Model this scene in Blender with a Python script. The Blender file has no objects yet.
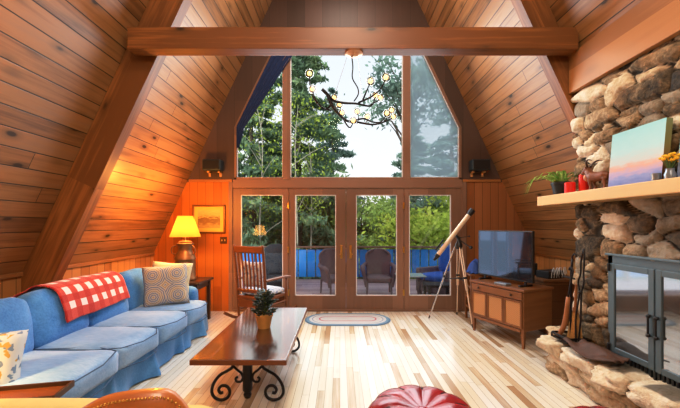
import bpy, bmesh, math, random
import numpy as np
from mathutils import Vector, Matrix, noise as mnoise
random.seed(7); rng = np.random.default_rng(7)
PI = math.pi; R = math.radians
scene = bpy.context.scene; COL = scene.collection

# ------------------------------------------------------------------ materials
class N:
    """small node helper"""
    def __init__(s, name):
        s.m = bpy.data.materials.new(name); s.m.use_nodes = True
        s.t = s.m.node_tree; s.t.nodes.clear()
        s.out = s.t.nodes.new('ShaderNodeOutputMaterial')
    def n(s, typ, **kw):
        x = s.t.nodes.new(typ)
        for k, v in kw.items(): setattr(x, k, v)
        return x
    def link(s, a, b): s.t.links.new(a, b)
    def _in(s, sock, v):
        if isinstance(v, bpy.types.NodeSocket): s.link(v, sock)
        else: sock.default_value = v
    def math(s, op, a, b=0.0, c=None):
        x = s.n('ShaderNodeMath', operation=op)
        s._in(x.inputs[0], a); s._in(x.inputs[1], b)
        if c is not None: s._in(x.inputs[2], c)
        return x.outputs[0]
    def xyz(s, a, b, c):
        x = s.n('ShaderNodeCombineXYZ')
        for i, v in enumerate((a, b, c)): s._in(x.inputs[i], v)
        return x.outputs[0]
    def sep(s, v):
        x = s.n('ShaderNodeSeparateXYZ'); s.link(v, x.inputs[0]); return x.outputs
    def uv(s): return s.n('ShaderNodeTexCoord').outputs['UV']
    def objc(s): return s.n('ShaderNodeTexCoord').outputs['Object']
    def noise(s, vec, scale=1., detail=3., rough=.55):
        x = s.n('ShaderNodeTexNoise'); s.link(vec, x.inputs['Vector'])
        x.inputs['Scale'].default_value = scale; x.inputs['Detail'].default_value = detail
        x.inputs['Roughness'].default_value = rough
        return x.outputs['Fac']
    def mix(s, f, a, b, mode='MIX'):
        x = s.n('ShaderNodeMix', data_type='RGBA', blend_type=mode)
        s._in(x.inputs[0], f)
        for i, v in ((6, a), (7, b)):
            if isinstance(v, bpy.types.NodeSocket): s.link(v, x.inputs[i])
            else: x.inputs[i].default_value = (*v, 1) if len(v) == 3 else v
        return x.outputs[2]
    def ramp(s, f, stops, interp='LINEAR'):
        x = s.n('ShaderNodeValToRGB'); x.color_ramp.interpolation = interp
        e = x.color_ramp.elements
        while len(e) < len(stops): e.new(.5)
        for i, (p, c) in enumerate(stops): e[i].position = p; e[i].color = (*c, 1)
        s.link(f, x.inputs[0]); return x.outputs[0]
    def smooth(s, v, a, b):
        x = s.n('ShaderNodeMapRange', interpolation_type='SMOOTHSTEP')
        s._in(x.inputs[0], v); x.inputs[1].default_value = a; x.inputs[2].default_value = b
        return x.outputs[0]
    def bump(s, h, strength=.3, dist=.01):
        x = s.n('ShaderNodeBump'); s.link(h, x.inputs['Height'])
        x.inputs['Strength'].default_value = strength; x.inputs['Distance'].default_value = dist
        return x.outputs[0]
    def pbr(s, col, rough=.5, metal=0., normal=None, spec=.5, coat=0., emit=None, es=0., sheen=0.):
        p = s.n('ShaderNodeBsdfPrincipled')
        if isinstance(col, bpy.types.NodeSocket): s.link(col, p.inputs['Base Color'])
        else: p.inputs['Base Color'].default_value = (*col, 1)
        s._in(p.inputs['Roughness'], rough); p.inputs['Metallic'].default_value = metal
        p.inputs['Specular IOR Level'].default_value = spec
        p.inputs['Coat Weight'].default_value = coat; p.inputs['Coat Roughness'].default_value = .12
        p.inputs['Sheen Weight'].default_value = sheen
        if normal is not None: s.link(normal, p.inputs['Normal'])
        if emit is not None:
            s._in(p.inputs['Emission Color'], emit if isinstance(emit, bpy.types.NodeSocket) else (*emit, 1))
            p.inputs['Emission Strength'].default_value = es
        s.link(p.outputs[0], s.out.inputs[0]); return s.m

def plain(name, col, rough=.5, metal=0., var=.12, scale=9., bump=.0, spec=.5, coat=0., emit=None, es=0., sheen=0.):
    k = N(name); c = k.objc()
    nz = k.noise(c, scale, 3)
    a = tuple(max(0, x*(1-var)) for x in col); b = tuple(min(1, x*(1+var)) for x in col)
    cc = k.mix(nz, a, b)
    nm = k.bump(k.noise(c, scale*6, 3), bump, .01) if bump else None
    return k.pbr(cc, rough, metal, nm, spec, coat, emit, es, sheen)

def wood(name, cols, width=.14, length=2.4, gap=.018, knots=.5, rough=.45, grain=.35, spec=.4, coat=0., gapcol=.12, endgap=True, gloss_var=0., kscale=1., rw=1.):
    """boards: UV u = along the grain (metres), v = across"""
    k = N(name); s = k.sep(k.uv()); u, v = s[0], s[1]
    vr = k.math('DIVIDE', v, width); row = k.math('FLOOR', vr)
    wn = k.n('ShaderNodeTexWhiteNoise', noise_dimensions='1D'); k.link(row, wn.inputs['W'])
    u2 = k.math('ADD', k.math('DIVIDE', u, length), k.math('MULTIPLY', wn.outputs[0], 13.7))
    pl = k.math('FLOOR', u2)
    w2 = k.n('ShaderNodeTexWhiteNoise', noise_dimensions='3D'); k.link(k.xyz(row, pl, 3.3), w2.inputs['Vector'])
    r = w2.outputs[0]
    off = k.math('MULTIPLY', r, 37.)
    g1 = k.noise(k.xyz(k.math('MULTIPLY', u, 1.3), k.math('MULTIPLY', v, 26.), off), 1., 5, .62)
    g2 = k.noise(k.xyz(k.math('MULTIPLY', u, .8), k.math('MULTIPLY', v, 5.), off), 1., 2)
    t = k.math('ADD', k.math('MULTIPLY', k.math('SUBTRACT', g1, .5), grain*1.6), k.math('MULTIPLY', k.math('SUBTRACT', g2, .5), grain))
    n = len(cols)
    c = k.ramp(k.math('ADD', k.math('ADD', k.math('MULTIPLY', r, rw), .5-.5*rw), t), [((i+.3)/(n-.4) if n > 1 else 0, q) for i, q in enumerate(cols)])
    h = k.math('MULTIPLY', g1, .15)
    if knots:
        vo = k.n('ShaderNodeTexVoronoi', feature='F1', voronoi_dimensions='3D')
        wob = k.math('MULTIPLY', g2, .25)
        k.link(k.xyz(k.math('MULTIPLY', u, 1.25), k.math('ADD', k.math('MULTIPLY', v, 3.2), wob), k.math('MULTIPLY', off, .37)), vo.inputs['Vector'])
        vo.inputs['Scale'].default_value = kscale
        kd = k.smooth(vo.outputs['Distance'], .03, .12)
        kr = k.smooth(vo.outputs['Distance'], .08, .28)
        kf = k.math('ADD', k.math('MULTIPLY', k.math('SUBTRACT', 1., kd), knots), k.math('MULTIPLY', k.math('SUBTRACT', 1., kr), knots*.4))
        dark = tuple(x*.16 for x in cols[0])
        c = k.mix(k.math('MINIMUM', kf, .95), c, dark)
    if gap:
        f = k.math('FRACT', vr); d = k.math('SUBTRACT', .5, k.math('ABSOLUTE', k.math('SUBTRACT', f, .5)))
        gm = k.smooth(d, gap*.5, gap*1.6)
        if endgap:
            fu = k.math('FRACT', u2); du = k.math('SUBTRACT', .5, k.math('ABSOLUTE', k.math('SUBTRACT', fu, .5)))
            ge = gap*width/length
            gm = k.math('MULTIPLY', gm, k.smooth(du, ge*.4, ge*1.2))
        c = k.mix(gm, tuple(x*gapcol for x in cols[0]), c)
        h = k.math('ADD', h, gm)
    rr = rough
    if gloss_var: rr = k.math('ADD', rough, k.math('MULTIPLY', k.math('SUBTRACT', g2, .5), gloss_var))
    return k.pbr(c, rr, 0, k.bump(h, .35, .006), spec, coat)

M = {}
M['roof'] = wood('roof_boards', [(.19,.084,.028), (.295,.138,.048), (.37,.18,.064), (.335,.172,.074)], .14, 6.5, .026, .85, .36, .95, kscale=1.6, rw=.55, spec=.55)
M['wallboard_lit'] = wood('wall_boards_lamplit', [(.42,.105,.010), (.52,.145,.016), (.58,.175,.024)], .135, 3.5, .014, .3, .45, .4, endgap=False)  # orange of the lamp light put into the board colour
M['wallright'] = wood('wall_boards_dim', [(.30,.10,.028), (.38,.14,.045), (.43,.165,.055)], .135, 3.5, .02, .3, .45, .4, endgap=False)  # same boards in a duller tone, lamp glow left out
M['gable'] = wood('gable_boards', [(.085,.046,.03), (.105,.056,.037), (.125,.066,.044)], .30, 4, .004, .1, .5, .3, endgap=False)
M['knee'] = wood('knee_wall_boards', [(.40,.17,.05), (.50,.23,.075), (.55,.27,.09)], .135, 3.5, .02, .3, .5, .4, endgap=False)
M['beam'] = wood('beam_wood', [(.19,.068,.018), (.32,.122,.032), (.41,.166,.046)], .6, 30, 0, .7, .4, 1.1, kscale=1.4)
M['beamlight'] = wood('header_wood', [(.30,.13,.042), (.38,.17,.055), (.43,.20,.068)], .6, 30, 0, .6, .45, .8, kscale=1.3)
M['floor'] = wood('floor_boards', [(.44,.29,.16), (.69,.58,.43), (.78,.71,.58), (.81,.76,.66), (.83,.79,.71), (.76,.68,.54)], .066, 1.15, .018, .12, .24, .3, .6, .5, gapcol=.45, gloss_var=.15)
M['doorwood'] = wood('door_wood', [(.22,.12,.075), (.27,.145,.09), (.30,.165,.105)], .3, 20, 0, .0, .45, .4)
M['tabletop'] = wood('table_top_wood', [(.05,.018,.01), (.10,.036,.018), (.17,.075,.042)], .22, 20, .006, .1, .16, .8, .7, .9)
M['tableedge'] = wood('table_edge_wood', [(.17,.055,.02), (.24,.085,.03)], .4, 20, 0, .1, .3, .5)
M['darkwood'] = wood('dark_walnut', [(.06,.026,.013), (.085,.037,.018)], .4, 20, 0, .0, .35, .5)
M['chairwood'] = wood('rocker_wood', [(.19,.06,.018), (.26,.09,.028)], .4, 20, 0, .0, .35, .5)
M['cabwood'] = wood('cabinet_wood', [(.20,.075,.026), (.27,.11,.04), (.30,.125,.046)], .4, 20, 0, .0, .35, .6)
M['mantel'] = wood('mantel_pine', [(.56,.33,.13), (.64,.41,.18), (.68,.45,.21)], .5, 20, 0, .35, .4, .6)
M['chest'] = wood('chest_wood', [(.16,.065,.025), (.21,.09,.035)], .22, 20, .01, .3, .5, .5)
M['deck'] = wood('deck_boards', [(.38,.26,.28), (.47,.335,.36), (.53,.40,.41)], .14, 3.6, .03, .05, .6, .4)
M['rail'] = wood('blue_rail_boards', [(.008,.17,.52), (.012,.22,.62), (.02,.27,.72)], .3, 10, 0, .0, .45, .3)
M['railwood'] = wood('rail_cap_wood', [(.15,.085,.06), (.20,.115,.08)], .4, 10, 0, .1, .6, .5)
M['iron'] = plain('wrought_iron', (.028,.024,.024), .42, .7, .3, 30, .2)
M['stoveiron'] = plain('stove_black_iron', (.105,.15,.175), .45, .25, .15, 12, .05)
M['blackplastic'] = plain('black_plastic', (.012,.012,.014), .35)
M['brass'] = plain('brass', (.72,.46,.13), .28, 1.)
M['halo_white'] = plain('bead_halo_white', (.78,.80,.84), .4)  # white bead colour carries the bright halo along the glass edges
M['speaker'] = plain('speaker_black', (.018,.03,.035), .5)
M['bracket'] = plain('bracket_pale', (.60,.32,.12), .5)
M['switch'] = plain('switch_bronze', (.10,.035,.012), .4, .3)
M['cord'] = plain('black_cord', (.02,.018,.018), .6)
M['chrome'] = plain('steel', (.6,.6,.62), .25, 1.)
M['greygloss'] = plain('cup_pewter', (.30,.34,.38), .3, .6)
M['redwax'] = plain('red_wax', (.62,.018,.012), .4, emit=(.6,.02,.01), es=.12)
M['potblack'] = plain('pot_black', (.02,.022,.024), .4)
M['terracotta'] = plain('pot_ochre', (.62,.32,.08), .5, 0, .2, 14)
M['soil'] = plain('soil', (.04,.025,.015), .9)
M['succulent'] = plain('succulent_leaf', (.028,.05,.034), .35, 0, .4, 30)
M['yellow'] = plain('yellow_petals', (.85,.50,.02), .6)
M['stem'] = plain('stem_green', (.10,.16,.04), .6)
M['copper'] = plain('canopy_copper', (.55,.28,.14), .3, .7)
M['elk'] = plain('figurine_brown', (.22,.075,.03), .45, 0, .5, 22)
M['elkpale'] = plain('figurine_pale', (.62,.33,.2), .5, 0, .4, 22)
M['straw'] = plain('broom_straw', (.62,.33,.10), .8, 0, .4, 40, .5)
M['hide'] = plain('brown_hide', (.10,.042,.022), .6, 0, .45, 16, .4)
M['toolhandle'] = plain('tool_handle_wood', (.36,.14,.05), .4)
M['greycover'] = plain('grill_cover', (.014,.017,.026), .7, 0, .3, 6, .2)
M['basketblack'] = plain('basket_black', (.014,.014,.016), .5)
M['wirewhite'] = plain('wire_white', (.75,.75,.75), .4)
M['bluecloth'] = plain('blue_cloth', (.03,.08,.30), .8, 0, .25, 18, .3)
M['cushionblue'] = plain('blue_cushion', (.015,.12,.52), .7, 0, .2, 10, .2)
M['glasstop'] = plain('glass_top', (.45,.62,.68), .12, 0, .05)
M['teltube'] = plain('telescope_tan', (.74,.57,.41), .3, .1, .06)
M['ground'] = plain('ground_green', (.05,.075,.025), .95, 0, .5, 2)
M['bark'] = plain('bark', (.11,.085,.065), .9, 0, .4, 14, .5)
M['woolcream'] = plain('cream_upholstery', (.72,.55,.24), .8, 0, .12, 10, .15)

# blue denim-like slub fabric
def fabric(name, c0, c1, sc=70., rough=.85, sheen=.25):
    k = N(name); c = k.objc(); s = k.sep(c)
    big = k.noise(c, 2.6, 4)
    f1 = k.noise(k.xyz(k.math('MULTIPLY', s[0], .25), s[1], s[2]), sc, 3)
    t = k.math('ADD', k.math('MULTIPLY', big, .75), k.math('MULTIPLY', f1, .4))
    return k.pbr(k.ramp(t, [(.35, c0), (.75, c1)]), rough, 0, k.bump(k.math('ADD', f1, k.math('MULTIPLY', big, 2.)), .35, .006), .3, sheen=sheen)
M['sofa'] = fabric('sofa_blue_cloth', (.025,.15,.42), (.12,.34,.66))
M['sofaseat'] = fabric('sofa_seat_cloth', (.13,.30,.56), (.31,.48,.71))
M['piping'] = plain('sofa_piping', (.05,.11,.22), .8)

def leather(name, c0, c1, sc=5., rough=.32):
    k = N(name); c = k.objc()
    t = k.noise(c, sc, 4)
    vo = k.n('ShaderNodeTexVoronoi'); k.link(c, vo.inputs['Vector']); vo.inputs['Scale'].default_value = 160
    return k.pbr(k.ramp(t, [(.3, c0), (.7, c1)]), rough, 0, k.bump(vo.outputs['Distance'], .08, .004), .5, .25)
M['redleather'] = leather('red_leather', (.19,.007,.011), (.45,.022,.03), 6., .25)
M['redseam'] = plain('seam_dark', (.035,.004,.006), .6)
M['tanleather'] = leather('tan_leather', (.48,.15,.03), (.62,.23,.06), 5., .35)

def wicker(name, c0, c1):
    k = N(name); s = k.sep(k.uv())
    w1 = k.math('SINE', k.math('MULTIPLY', s[0], 260.)); w2 = k.math('SINE', k.math('MULTIPLY', s[1], 260.))
    w = k.math('ADD', k.math('MULTIPLY', k.math('MULTIPLY', w1, w2), .5), .5)
    return k.pbr(k.mix(w, c0, c1), .6, 0, k.bump(w, .5, .006))
M['wicker'] = wicker('wicker_brown', (.075,.052,.068), (.23,.165,.20))
M['cane'] = wicker('cane_panel', (.40,.19,.065), (.54,.28,.105))

def glass(name, refl=.08, tint=(1,1,1), haze=0., hazecol=(.5,.65,.9), amt=.8):
    k = N(name)
    tr = k.n('ShaderNodeBsdfTransparent'); tr.inputs[0].default_value = (*tint, 1)
    gl = k.n('ShaderNodeBsdfGlossy'); gl.inputs['Roughness'].default_value = .01
    lw = k.n('ShaderNodeFresnel'); lw.inputs[0].default_value = 1.45
    f = k.math('MAXIMUM', k.math('ADD', k.math('MULTIPLY', lw.outputs[0], amt), refl-(.04 if refl else 0)), 0.)
    mx = k.n('ShaderNodeMixShader'); k.link(f, mx.inputs[0]); k.link(tr.outputs[0], mx.inputs[1]); k.link(gl.outputs[0], mx.inputs[2])
    o = mx.outputs[0]
    if haze:
        tl = k.n('ShaderNodeBsdfTranslucent'); tl.inputs[0].default_value = (*hazecol, 1)
        c = k.objc(); nz = k.noise(c, 1.4, 3)
        m2 = k.n('ShaderNodeMixShader'); k.link(k.math('ADD', haze*.85, k.math('MULTIPLY', nz, haze*.3)), m2.inputs[0]); k.link(o, m2.inputs[1]); k.link(tl.outputs[0], m2.inputs[2]); o = m2.outputs[0]
    k.link(o, k.out.inputs[0]); return k.m
M['glass'] = glass('door_glass', .085)
M['glassclear'] = glass('window_glass', .0, amt=.06)
M['glasshazy'] = glass('hazy_blue_glass', .0, (.94,.97,1.), .62, (.80,.90,1.), .06)
def bulbglass():
    k = N('bulb_glass'); tr = k.n('ShaderNodeBsdfTransparent'); tr.inputs[0].default_value = (.93,.9,.86,1)
    gl = k.n('ShaderNodeBsdfGlossy'); gl.inputs['Roughness'].default_value = .03
    lw = k.n('ShaderNodeLayerWeight'); lw.inputs[0].default_value = .2
    mx = k.n('ShaderNodeMixShader'); k.link(lw.outputs['Facing'], mx.inputs[0]); k.link(tr.outputs[0], mx.inputs[1]); k.link(gl.outputs[0], mx.inputs[2])
    k.link(mx.outputs[0], k.out.inputs[0]); return k.m
M['bulbglass'] = bulbglass()
M['bulbcore'] = plain('bulb_glow', (1,.7,.35), .5, emit=(1,.62,.24), es=2.2)
k = N('dark_screen'); M['screen'] = k.pbr((.010,.014,.022), .04, .0, None, .8, .2)
k.t.nodes['Principled BSDF'].inputs['IOR'].default_value = 1.75; k.t.nodes['Principled BSDF'].inputs['Specular Tint'].default_value = (.45,.65,1,1)  # blue tint put into the screen stands in for the mirrored railing
k = N('stove_glass'); M['stoveglass'] = k.pbr((.035,.045,.045), .05, 0, None, 1.0, 1.0)
k.t.nodes['Principled BSDF'].inputs['IOR'].default_value = 2.2

def shade_mat(name, col, es):
    k = N(name); uvs = k.sep(k.uv())
    fall = k.ramp(uvs[1], [(0., (.75,.75,.75)), (.45, (1,1,1)), (1., (.8,.75,.7))])
    cc = k.mix(1., fall, col, 'MULTIPLY')
    e = k.n('ShaderNodeEmission'); k.link(cc, e.inputs[0]); e.inputs[1].default_value = es
    tl = k.n('ShaderNodeBsdfTranslucent'); tl.inputs[0].default_value = (.13,.06,.012,1)
    a = k.n('ShaderNodeAddShader'); k.link(e.outputs[0], a.inputs[0]); k.link(tl.outputs[0], a.inputs[1])
    k.link(a.outputs[0], k.out.inputs[0]); return k.m
M['shade'] = shade_mat('lamp_shade_yellow', (1.,.53,.06), .80)
M['shade2'] = shade_mat('lamp_shade_warm', (1.,.52,.12), 7.)
M['can'] = plain('milk_can_bronze', (.26,.125,.05), .38, .6, .5, 10, .15)

def plaid():
    k = N('red_plaid'); s = k.sep(k.uv())
    def st(x, p):
        f = k.math('FRACT', k.math('DIVIDE', x, p)); return k.math('GREATER_THAN', f, .5)
    a, b = st(s[0], .138), st(s[1], .138)
    su = k.math('MULTIPLY', k.math('ADD', a, b), .5)
    c = k.ramp(su, [(0., (.48,.008,.006)), (.25, (.60,.05,.035)), (.75, (.86,.80,.78))], 'CONSTANT')
    fz = k.noise(k.uv(), 160, 2)
    c = k.mix(k.math('MULTIPLY', fz, .3), c, (.55,.12,.08))
    return k.pbr(c, .95, 0, k.bump(fz, .5, .006), .2, sheen=.4)
M['plaid'] = plaid()
def medallion(name, bg, c1, c2, tile, kind=0):
    k = N(name); s = k.sep(k.uv())
    fx = k.math('SUBTRACT', k.math('FRACT', k.math('DIVIDE', s[0], tile)), .5)
    fy = k.math('SUBTRACT', k.math('FRACT', k.math('DIVIDE', s[1], tile)), .5)
    r = k.math('SQRT', k.math('ADD', k.math('MULTIPLY', fx, fx), k.math('MULTIPLY', fy, fy)))
    an = k.math('ARCTAN2', fy, fx)
    pet = k.math('MULTIPLY', k.math('SINE', k.math('MULTIPLY', an, 10.)), .012)
    w = k.math('SINE', k.math('MULTIPLY', k.math('ADD', r, pet), 74.))
    nz = k.noise(k.uv(), 40, 3)
    a = k.smooth(k.math('ADD', w, k.math('MULTIPLY', nz, .6)), .1, .5)
    w2 = k.smooth(k.math('SINE', k.math('ADD', k.math('MULTIPLY', r, 22.), 1.)), .2, .5)
    c = k.mix(w2, c1, c2); c = k.mix(a, bg, c)
    if kind:
        b1 = k.smooth(k.noise(k.uv(), 17., 2), .56, .60); b2 = k.smooth(k.noise(k.xyz(s[1], s[0], 4.), 14., 2), .60, .63)
        c = k.mix(b1, bg, c1); c = k.mix(b2, c, c2)
    return k.pbr(c, .9, 0, k.bump(nz, .2, .004), .2)
M['medal'] = medallion('medallion_cloth', (.60,.52,.41), (.20,.25,.36), (.46,.35,.22), .26)
M['medalpale'] = medallion('pale_cloth', (.72,.62,.42), (.62,.54,.38), (.55,.46,.30), .2)
M['floral'] = medallion('floral_cloth', (.60,.62,.62), (.20,.28,.40), (.55,.36,.10), .2, 1)
M['rockcush'] = medallion('rocker_cushion_cloth', (.66,.68,.72), (.26,.32,.48), (.42,.46,.60), .15, 1)

def canvas(name, stops, sc=6.):
    k = N(name); s = k.sep(k.uv())
    nz = k.noise(k.xyz(k.math('MULTIPLY', s[0], 1.), k.math('MULTIPLY', s[1], 3.), 1.5), sc, 4)
    t = k.math('ADD', s[1], k.math('MULTIPLY', k.math('SUBTRACT', nz, .5), .22))
    return k.pbr(k.ramp(t, stops), .7, 0, None, .2)
M['sunset'] = canvas('sunset_paint', [(0., (.20,.27,.55)), (.14, (.30,.36,.62)), (.24, (.52,.42,.56)), (.32, (.70,.42,.36)), (.42, (.55,.60,.60)), (.62, (.42,.66,.68)), (1., (.33,.62,.64))])
M['sunset2'] = canvas('dusk_paint', [(0., (.18,.25,.45)), (.3, (.45,.50,.60)), (.5, (.30,.60,.62)), (1., (.10,.45,.45))])
M['canvasedge'] = canvas('canvas_edge', [(0., (.12,.05,.03)), (.3, (.30,.14,.05)), (.6, (.30,.27,.10)), (1., (.25,.30,.16))])
def sepia():
    k = N('sepia_print'); s = k.sep(k.uv())
    nz = k.noise(k.xyz(k.math('MULTIPLY', s[0], .7), k.math('MULTIPLY', s[1], 2.), 0.), 7., 5)
    t = k.math('ADD', k.math('MULTIPLY', s[1], .9), k.math('MULTIPLY', k.math('SUBTRACT', nz, .5), .9))
    return k.pbr(k.ramp(t, [(.1, (.52,.33,.10)), (.3, (.26,.15,.045)), (.48, (.22,.12,.04)), (.6, (.60,.40,.13)), (1., (.72,.50,.18))]), .4)
M['sepia'] = sepia()
M['matboard'] = plain('mat_board', (.80,.52,.10), .7)
M['pictureframe'] = plain('picture_frame_bronze', (.20,.07,.018), .35, .2)

def rugmat():
    k = N('braided_rug'); s = k.sep(k.uv())
    c = k.ramp(s[0], [(0, (.58,.55,.52)), (.30, (.50,.10,.12)), (.36, (.60,.56,.54)), (.52, (.66,.62,.58)), (.63, (.22,.28,.38)), (.67, (.62,.60,.58)), (.80, (.16,.30,.42)), (.93, (.10,.20,.30))], 'CONSTANT')
    br = k.math('SINE', k.math('ADD', k.math('MULTIPLY', s[0], 95.), k.math('MULTIPLY', k.math('SINE', k.math('MULTIPLY', s[1], 420.)), .8)))
    nz = k.noise(k.objc(), 60, 2)
    c = k.mix(k.math('MULTIPLY', nz, .4), c, (.35,.33,.33))
    return k.pbr(c, .95, 0, k.bump(br, .4, .01), .1)
M['rug'] = rugmat()

def stonemat():
    k = N('field_stone'); c = k.objc()
    at = k.n('ShaderNodeAttribute', attribute_name='stone'); s = k.sep(at.outputs['Vector'])
    nz = k.noise(c, 9., 6, .65); n2 = k.noise(c, 38., 4, .6)
    t = k.math('ADD', s[0], k.math('ADD', k.math('MULTIPLY', k.math('SUBTRACT', nz, .5), .8), k.math('MULTIPLY', k.math('SUBTRACT', n2, .5), .6)))
    col = k.ramp(t, [(.0, (.03,.025,.02)), (.2, (.12,.085,.05)), (.4, (.31,.215,.12)), (.6, (.54,.41,.26)), (.8, (.70,.59,.43)), (1., (.80,.73,.61))])
    rust = k.smooth(k.noise(c, 4.3, 4), .52, .68)
    col = k.mix(k.math('MULTIPLY', rust, .35), col, (.36,.18,.065))
    mort = k.smooth(s[1], .16, .46)
    col = k.mix(mort, (.045,.034,.022), col)
    drk = s[2]
    col = k.mix(drk, col, (.035,.035,.036))
    return k.pbr(col, .85, 0, k.bump(k.math('ADD', nz, k.math('MULTIPLY', n2, .8)), .8, .022), .3)
M['stone'] = stonemat()

def leafmat(name, c0, c1, c2, sc=1.3):
    k = N(name); g = k.n('ShaderNodeNewGeometry')
    nz = k.noise(g.outputs['Position'], sc, 3); n2 = k.noise(g.outputs['Position'], sc*9, 2)
    t = k.math('ADD', k.math('MULTIPLY', nz, .65), k.math('MULTIPLY', n2, .35))
    col = k.ramp(t, [(.32, c0), (.5, c1), (.68, c2)])
    d = k.n('ShaderNodeBsdfDiffuse'); k.link(col, d.inputs[0])
    tl = k.n('ShaderNodeBsdfTranslucent'); k.link(col, tl.inputs[0])
    mx = k.n('ShaderNodeMixShader'); mx.inputs[0].default_value = .4; k.link(d.outputs[0], mx.inputs[1]); k.link(tl.outputs[0], mx.inputs[2])
    k.link(mx.outputs[0], k.out.inputs[0]); return k.m
M['leafdark'] = leafmat('conifer_needles', (.13,.21,.15), (.23,.35,.22), (.40,.50,.25))
M['leafblue'] = leafmat('spruce_needles', (.15,.24,.22), (.26,.38,.32), (.38,.50,.38))
M['leafmid'] = leafmat('maple_leaves', (.18,.28,.09), (.34,.47,.15), (.52,.62,.24))
M['leafyel'] = leafmat('birch_leaves', (.16,.26,.05), (.42,.54,.10), (.66,.70,.20))
M['spider'] = leafmat('spider_plant_leaf', (.12,.25,.05), (.28,.48,.10), (.62,.70,.32), 14.)

# ------------------------------------------------------------------ mesh helpers
def bm_new(): return bmesh.new()
def merge(bm, tmp, mtx=None):
    if mtx is not None: bmesh.ops.transform(tmp, matrix=mtx, verts=tmp.verts)
    me = bpy.data.meshes.new('t'); tmp.to_mesh(me); bm.from_mesh(me); bpy.data.meshes.remove(me); tmp.free()
def box(bm, x0, x1, y0, y1, z0, z1, bev=0., seg=2, mtx=None):
    t = bmesh.new(); bmesh.ops.create_cube(t, size=1)
    sx, sy, sz = x1-x0, y1-y0, z1-z0
    for v in t.verts: v.co = Vector((x0+sx*(v.co.x+.5), y0+sy*(v.co.y+.5), z0+sz*(v.co.z+.5)))
    if bev: bmesh.ops.bevel(t, geom=t.edges[:], offset=min(bev, .49*min(abs(sx), abs(sy), abs(sz))), segments=seg, profile=.5, affect='EDGES')
    merge(bm, t, mtx); return bm
def catmull(pts, n=6):
    if len(pts) < 3: return [Vector(p) for p in pts]
    P = [Vector(p) for p in pts]; P = [P[0]*2-P[1]] + P + [P[-1]*2-P[-2]]
    out = []
    for i in range(1, len(P)-2):
        a, b, c, d = P[i-1:i+3]
        for j in range(n):
            t = j/n
            out.append(.5*((2*b)+(c-a)*t+(2*a-5*b+4*c-d)*t*t+(3*b-a-3*c+d)*t**3))
    out.append(P[-2]); return out
def tube(bm, pts, r, sides=8, smooth=0, cap=True, closed=False):
    rs = r if isinstance(r, (list, tuple)) else None
    if smooth:
        n0 = len(pts); P = catmull(pts, smooth)
        if rs: rs = [np.interp(i/(len(P)-1)*(n0-1), range(n0), rs) for i in range(len(P))]
    else: P = [Vector(p) for p in pts]
    n = len(P); rings = []
    T = [(P[(i+1) % n]-P[i-1] if closed else P[min(i+1, n-1)]-P[max(i-1, 0)]).normalized() for i in range(n)]
    u = T[0].orthogonal().normalized()
    for i in range(n):
        u = (u-T[i]*u.dot(T[i]));
        if u.length < 1e-6: u = T[i].orthogonal()
        u.normalize(); w = T[i].cross(u); rr = rs[i] if rs else r
        rings.append([bm.verts.new(P[i]+(u*math.cos(a)+w*math.sin(a))*rr) for a in [2*PI*j/sides for j in range(sides)]])
    for i in range(n if closed else n-1):
        A, B = rings[i], rings[(i+1) % n]
        for j in range(sides): bm.faces.new((A[j], A[(j+1) % sides], B[(j+1) % sides], B[j]))
    if cap and not closed:
        bm.faces.new(rings[0][::-1]); bm.faces.new(rings[-1])
    return bm
def bar(bm, a, b, w, h, up=(0,0,1), bev=.003):
    """rectangular bar from a to b; w across, h along up"""
    a, b = Vector(a), Vector(b); d = b-a; L = d.length; z = d.normalized()
    y = Vector(up); y = (y-z*y.dot(z)); y = y.normalized() if y.length > 1e-5 else z.orthogonal().normalized(); x = y.cross(z)
    m = Matrix((x, y, z)).transposed().to_4x4(); m.translation = a
    return box(bm, -w/2, w/2, -h/2, h/2, 0, L, bev, 1, m)
def lathe(bm, prof, n=24, c=(0,0,0), cap=True):
    rings = []
    for r, z in prof:
        rings.append([bm.verts.new((c[0]+r*math.cos(2*PI*j/n), c[1]+r*math.sin(2*PI*j/n), c[2]+z)) for j in range(n)])
    for A, B in zip(rings, rings[1:]):
        for j in range(n): bm.faces.new((A[j], A[(j+1) % n], B[(j+1) % n], B[j]))
    if cap:
        if prof[0][0] > 1e-4: bm.faces.new(rings[0][::-1])
        if prof[-1][0] > 1e-4: bm.faces.new(rings[-1])
    return bm
def prism(bm, poly, axis, a, b):
    """extrude a 2-D polygon along axis ('x','y','z') from a to b"""
    def p(q, h):
        return {'y': (q[0], h, q[1]), 'x': (h, q[0], q[1]), 'z': (q[0], q[1], h)}[axis]
    A = [bm.verts.new(p(q, a)) for q in poly]; B = [bm.verts.new(p(q, b)) for q in poly]
    bm.faces.new(A); bm.faces.new(B[::-1])
    for i in range(len(poly)): bm.faces.new((A[i], B[i], B[(i+1) % len(poly)], A[(i+1) % len(poly)]))
    bmesh.ops.recalc_face_normals(bm, faces=bm.faces[:]); return bm
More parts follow.
